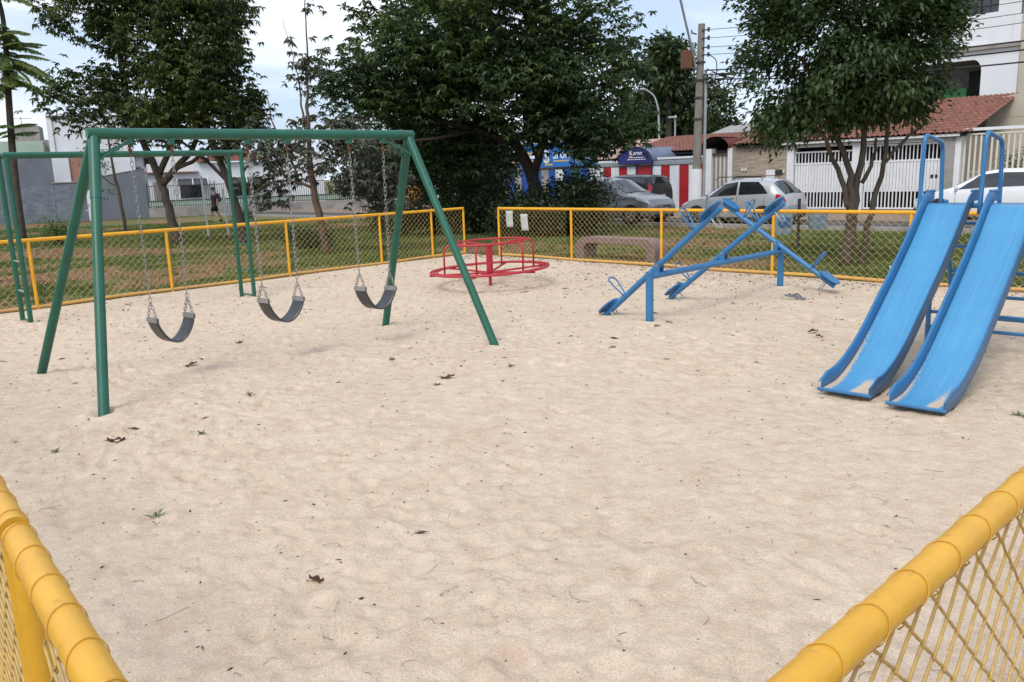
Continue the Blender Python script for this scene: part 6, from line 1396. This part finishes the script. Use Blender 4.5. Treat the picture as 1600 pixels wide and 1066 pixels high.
x, y = -4.1, 50.0; single(MB().tube([(x, y, gp(x, y) - .1), (x - .03, y, gp(x, y) + 1.55)], .045, 8), 'marker_post', 'white_paint', (x, y, gp(x, y)), 'thin white post right of the orange drum', 'post', 'thin white posts on the lawn', smooth=True)
x, y = -1.72, 27.6; b = gp(x, y)
t = thing('bent_pipe', (x, y, b), 'grey-capped bent pipe standing behind the end of the left fence', 'pipe')
MB().tube(smooth_path([(x - .45, y, b - .1), (x - .45, y, b + .75), (x - .38, y, b + .98), (x - .15, y, b + 1.06), (x + .05, y, b + 1.06)], 5), .045, 10).build('pipe', 'lamp_post', t, True, angle=180); MB().tube([(x - .08, y, b + 1.02), (x, y, b + 1.10), (x + .16, y, b + 1.16), (x + .26, y, b + 1.10)], [.04, .10, .12, .05], 14).build('cap', 'canvas', t, True); MB().tube([(x + .05, y, b - .1), (x + .05, y, b + 1.05)], .04, 8).build('upright', 'darkgrey', t, True)

# sandal in the sand
c = V3(3.52, 10.05, 0); c.z = sand_z(c.x, c.y) + .005
t = thing('flip_flop', tuple(c), 'grey rubber flip-flop lying on the sand below the far seesaw', 'flip-flop')
o1 = V3(.92, -.38, 0); o2 = V3(.38, .92, 0)
outl = [c + o1 * (.13 * math.cos(a)) + o2 * (.045 * math.sin(a) * (1 - .2 * math.cos(a))) + V3(0, 0, .02 - .02 * math.cos(a)) for a in [2 * math.pi * i / 20 for i in range(20)]]
MB().prism(outl, (0, 0, .014)).build('sole', 'flop', t)
for s in (-1, 1): MB().tube(smooth_path([c + o1 * .07 + V3(0, 0, .03), c + o1 * .02 + o2 * s * .02 + V3(0, 0, .065), c - o1 * .05 + o2 * s * .042 + V3(0, 0, .04)], 4), .007, 6).build('strap', 'flop', t, True)

# ------------------------------------------------------------------ leaves, weeds, twigs and crumbs on the sand
def dry_leaf(x, y, s, ang, seed, label):
    rr = random.Random(seed); z = sand_z(x, y) + .012; t_ = V3(math.cos(ang), math.sin(ang), 0); b_ = V3(-math.sin(ang), math.cos(ang), 0)
    rows = []
    for i in range(9):
        f = i / 8; w = s * .30 * math.sin(math.pi * min(1, f * .93 + .05)) ** .7 * (1 + .35 * math.sin(i * 2.4 + seed))
        rows.append([V3(x, y, z) + t_ * s * (f - .5) + b_ * w * q + V3(0, 0, .010 * abs(q) * (1 + math.sin(i * 1.3 + q * 2)) + .012 * math.sin(f * 3.1 + seed)) for q in (-1, -.5, 0, .5, 1)])
    t = thing('dry_leaf', (x, y, z), label, 'leaf', 'dry leaves on the sand'); o = MB().grid(rows).build('blade', 'dryleaf', t, True); sd = o.modifiers.new('thick', 'SOLIDIFY'); sd.thickness = .002
    MB().tube([V3(x, y, z) - t_ * s * .5 , V3(x, y, z + .004) - t_ * s * .72 + b_ * .01], .0022, 4).build('stalk', 'dryleaf', t)
for i, (x, y, s, a, lab) in enumerate(((-2.63, 5.20, .115, .2, 'large brown curled leaf below the near-left swing leg'), (-.555, 6.77, .115, .0, 'brown curled leaf in the middle of the sand'), (-3.02, 7.55, .10, .4, 'small brown leaf beneath the leftmost swing'),
        (3.03, 8.10, .10, .1, 'upper of two dark leaves left of the slide'), (3.00, 7.85, .07, .2, 'lower of two dark leaves left of the slide'), (-.87, 3.25, .06, .3, 'reddish leaf scrap in the lower middle of the sand'), (4.65, 7.9, .12, .0, 'dark leaf under the slide ladder'), (-2.9, 8.6, .07, .5, 'tiny dark leaf behind the middle swing'))):
    dry_leaf(x, y, s, a, i + 3, lab)
def weed(x, y, s, seed, label):
    r = np.random.default_rng(seed); z = sand_z(x, y); n = 14
    az = r.uniform(0, 6.28, n); el = r.uniform(.1, .9, n); P = np.tile([x, y, z], (n, 1)) + r.normal(0, s * .12, (n, 3)) * [1, 1, 0]
    D = np.stack([np.cos(az) * np.cos(el), np.sin(az) * np.cos(el), np.sin(el)], 1)
    V, F = leaf_mesh(P, D, s * r.uniform(.5, 1.0, n), np.full(n, s * .22), r)
    t = thing('weed_sprout', (x, y, z), label, 'weed', 'weed sprouts in the sand'); raw_mesh('leaves', V, F, 'leaf_sprout', t, r.random(len(F)))
    MB().tube([V3(x, y, z - .01), V3(x, y, z + s * .25)], .0025, 4).build('stem', 'twig', t)
ws = [(-1.13, 7.55, .09, 'left of the right swing legs'), (-.02, 6.98, .07, 'right of the brown middle leaf'), (-.62, 6.50, .06, 'just below the brown middle leaf'), (-2.1, 6.32, .07, 'between the near-left leg and the middle of the sand'), (-2.95, 5.05, .07, 'beside the large brown leaf'), (-1.86, 3.98, .08, 'on the left foreground sand'), (1.55, 8.62, .07, 'at the foot of the near seesaw post'), (1.72, 8.8, .08, 'right of the near seesaw post'),
      (2.1, 6.9, .06, 'left of the slide bottoms'), (3.3, 5.15, .10, 'right of the slide bottoms'), (.95, 7.6, .06, 'in the open sand before the seesaws'), (-2.1, 5.3, .06, 'centre left of the sand'), (.9, 2.35, .06, 'in front of the bottom right rail'), (1.35, 7.05, .06, 'mid sand toward the slide')]
for i, (x, y, s, lab) in enumerate(ws): weed(x, y, s * .8, i + 50, 'tiny grey-green weed sprout ' + lab)
# crumbs of bark and leaf
def crumbs(n, seed):
    r = np.random.default_rng(seed); out = []
    A1 = np.concatenate([r.uniform(.1, SA - .2, n), r.uniform(.2, SA - .2, n // 3), r.normal(6.0, 1.6, n // 6)])
    B1 = np.concatenate([r.uniform(.1, SB - .2, n), np.abs(r.normal(0, .28, n // 3)) + .04, np.abs(r.normal(1.6, .9, n // 6))])
    ok = (A1 > .05) & (A1 < SA - .1) & (B1 > .05) & (B1 < SB - .1); A1, B1 = A1[ok], B1[ok]
    m = len(A1); I = (A1 / STEP).astype(int).clip(0, na - 1); Jx = (B1 / STEP).astype(int).clip(0, nb_ - 1)
    X, Y, Z = SX[I, Jx] + r.uniform(-.01, .01, m), SY[I, Jx] + r.uniform(-.01, .01, m), SH[I, Jx] + .001
    dist = np.hypot(X, Y); s = np.exp(r.normal(0, .5, m)) * .0031 * np.clip(.6 + dist / 11, .7, 2.2); el = np.exp(r.normal(.5, .5, m))
    th = r.uniform(0, 6.28, m); cx_, sx_ = np.cos(th), np.sin(th); C0 = np.stack([X, Y, Z], 1)
    T = np.stack([cx_ * s * el, sx_ * s * el, r.normal(0, .3, m) * s], 1); Bv = np.stack([-sx_ * s * .6, cx_ * s * .6, np.zeros(m)], 1); U = np.stack([np.zeros(m), np.zeros(m), s * .8], 1)
    V = np.stack([C0 - T, C0 + Bv, C0 + T, C0 - Bv, C0 + U], 1).reshape(-1, 3); i = np.arange(m) * 5
    F = np.concatenate([np.stack([i, i + 1, i + 4], 1), np.stack([i + 1, i + 2, i + 4], 1), np.stack([i + 2, i + 3, i + 4], 1), np.stack([i + 3, i, i + 4], 1)])
    return V, F
V, F = crumbs(7000, 5)
tag(raw_mesh('sand_crumbs', V, F, 'litter'), 'dark crumbs of bark and leaf scattered over the sand', 'litter', kind='stuff')
mb = MB(); rr = random.Random(8)
for k in range(140):
    for _ in range(20):
        y = rr.uniform(2.0, 9.0) ** 1.0; x = rr.uniform(-.62, .62) * y
        if rr.random() < 3.0 / y: break
    L = rr.uniform(.03, .14); a = rr.uniform(0, 6.28); cv = rr.uniform(-2.6, 2.6); pts = []; px0, py0 = x, y
    for i in range(6):
        pts.append(V3(px0, py0, sand_z(px0, py0) + .003 + .004 * math.sin(i))); px0 += math.cos(a) * L / 5; py0 += math.sin(a) * L / 5; a += cv / 5
    mb.tube(pts, .0008 + rr.random() * .0006, 3)
tag(mb.build('twigs', 'twig'), 'thin dry twigs and stalks strewn over the sand', 'litter', kind='stuff')

# ------------------------------------------------------------------ grass
M['grass'] = leafmat('grass_blade', [(0, (0.078, 0.115, 0.032)), (.4, (0.115, 0.158, 0.046)), (.75, (0.180, 0.205, 0.076)), (1, (0.300, 0.260, 0.135))], .2, .6, .2)
def grass(n, seed):
    r = np.random.default_rng(seed); X = []; 
    y = 8 + 34 * r.random(n) ** 1.5; x = r.uniform(-.72, .72, n) * y
    v = (x - RO[0]) * .73 + (y - RO[1]) * .684; w = (x - F0[0]) * -.729 + (y - F0[1]) * .684
    vs_ = (x - RO[0]) * E2[0] + (y - RO[1]) * E2[1]
    ok = ((v > .10) | (w > .10)) & (vs_ < 11.4)
    sm = soil_mask(x, y) + (fbm(x * 2.3 + 40, y * 2.3 + 20, 4) - .5) * .55
    ok &= r.random(n) < np.clip((.64 - sm) / .14, .08, 1)
    x, y = x[ok], y[ok]; m = len(x); z = gz(x, y); s = (.028 + .042 * r.random(m)) * (1 + .012 * y); wd = .0045 * (1 + .10 * y) * r.uniform(.7, 1.3, m)
    th = r.uniform(0, 6.28, m); ln = r.normal(0, .45, (m, 2)); C0 = np.stack([x, y, z - .004], 1); Bv = np.stack([np.cos(th) * wd, np.sin(th) * wd, np.zeros(m)], 1)
    T = C0 + np.stack([ln[:, 0] * s, ln[:, 1] * s, s], 1)
    V = np.stack([C0 - Bv, C0 + Bv, T], 1).reshape(-1, 3); i = np.arange(m) * 3
    tone = np.clip(fbm(x * .9 + 60, y * .9, 3) * .9 + r.normal(0, .2, m), 0, 1)
    return V, np.stack([i, i + 1, i + 2], 1), tone
V, F, at = grass(560000, 12)
tag(raw_mesh('grass', V, F, 'grass', attr=at), 'short patchy olive grass on the lawn around the playground', 'grass', kind='stuff')
def leaflitter(n, seed):
    r = np.random.default_rng(seed); y = 9 + 30 * r.random(n) ** 1.4; x = r.uniform(-.7, .7, n) * y
    v = (x - RO[0]) * .73 + (y - RO[1]) * .684; w = (x - F0[0]) * -.729 + (y - F0[1]) * .684; ok = ((v > .1) | (w > .1)) & (v < 11); x, y = x[ok], y[ok]; m = len(x)
    P = np.stack([x, y, gz(x, y) + .02], 1); az = r.uniform(0, 6.28, m); D = np.stack([np.cos(az), np.sin(az), r.normal(0, .2, m)], 1)
    V, F = leaf_mesh(P, D, r.uniform(.05, .14, m), r.uniform(.03, .07, m), r); return V, F, np.repeat(r.random(m), 2)
M['fallen'] = leafmat('fallen_leaf', [(0, (0.05, 0.03, 0.02)), (.6, (0.16, 0.095, 0.05)), (1, (0.34, 0.27, 0.19))], .1, .7)
V, F, at = leaflitter(2600, 3)
tag(raw_mesh('fallen_leaves', V, F, 'fallen', attr=at), 'fallen brown and pale leaves littering the lawn', 'litter', kind='stuff')
for o in bpy.data.objects:
    if '_base' in o: del o['_base']
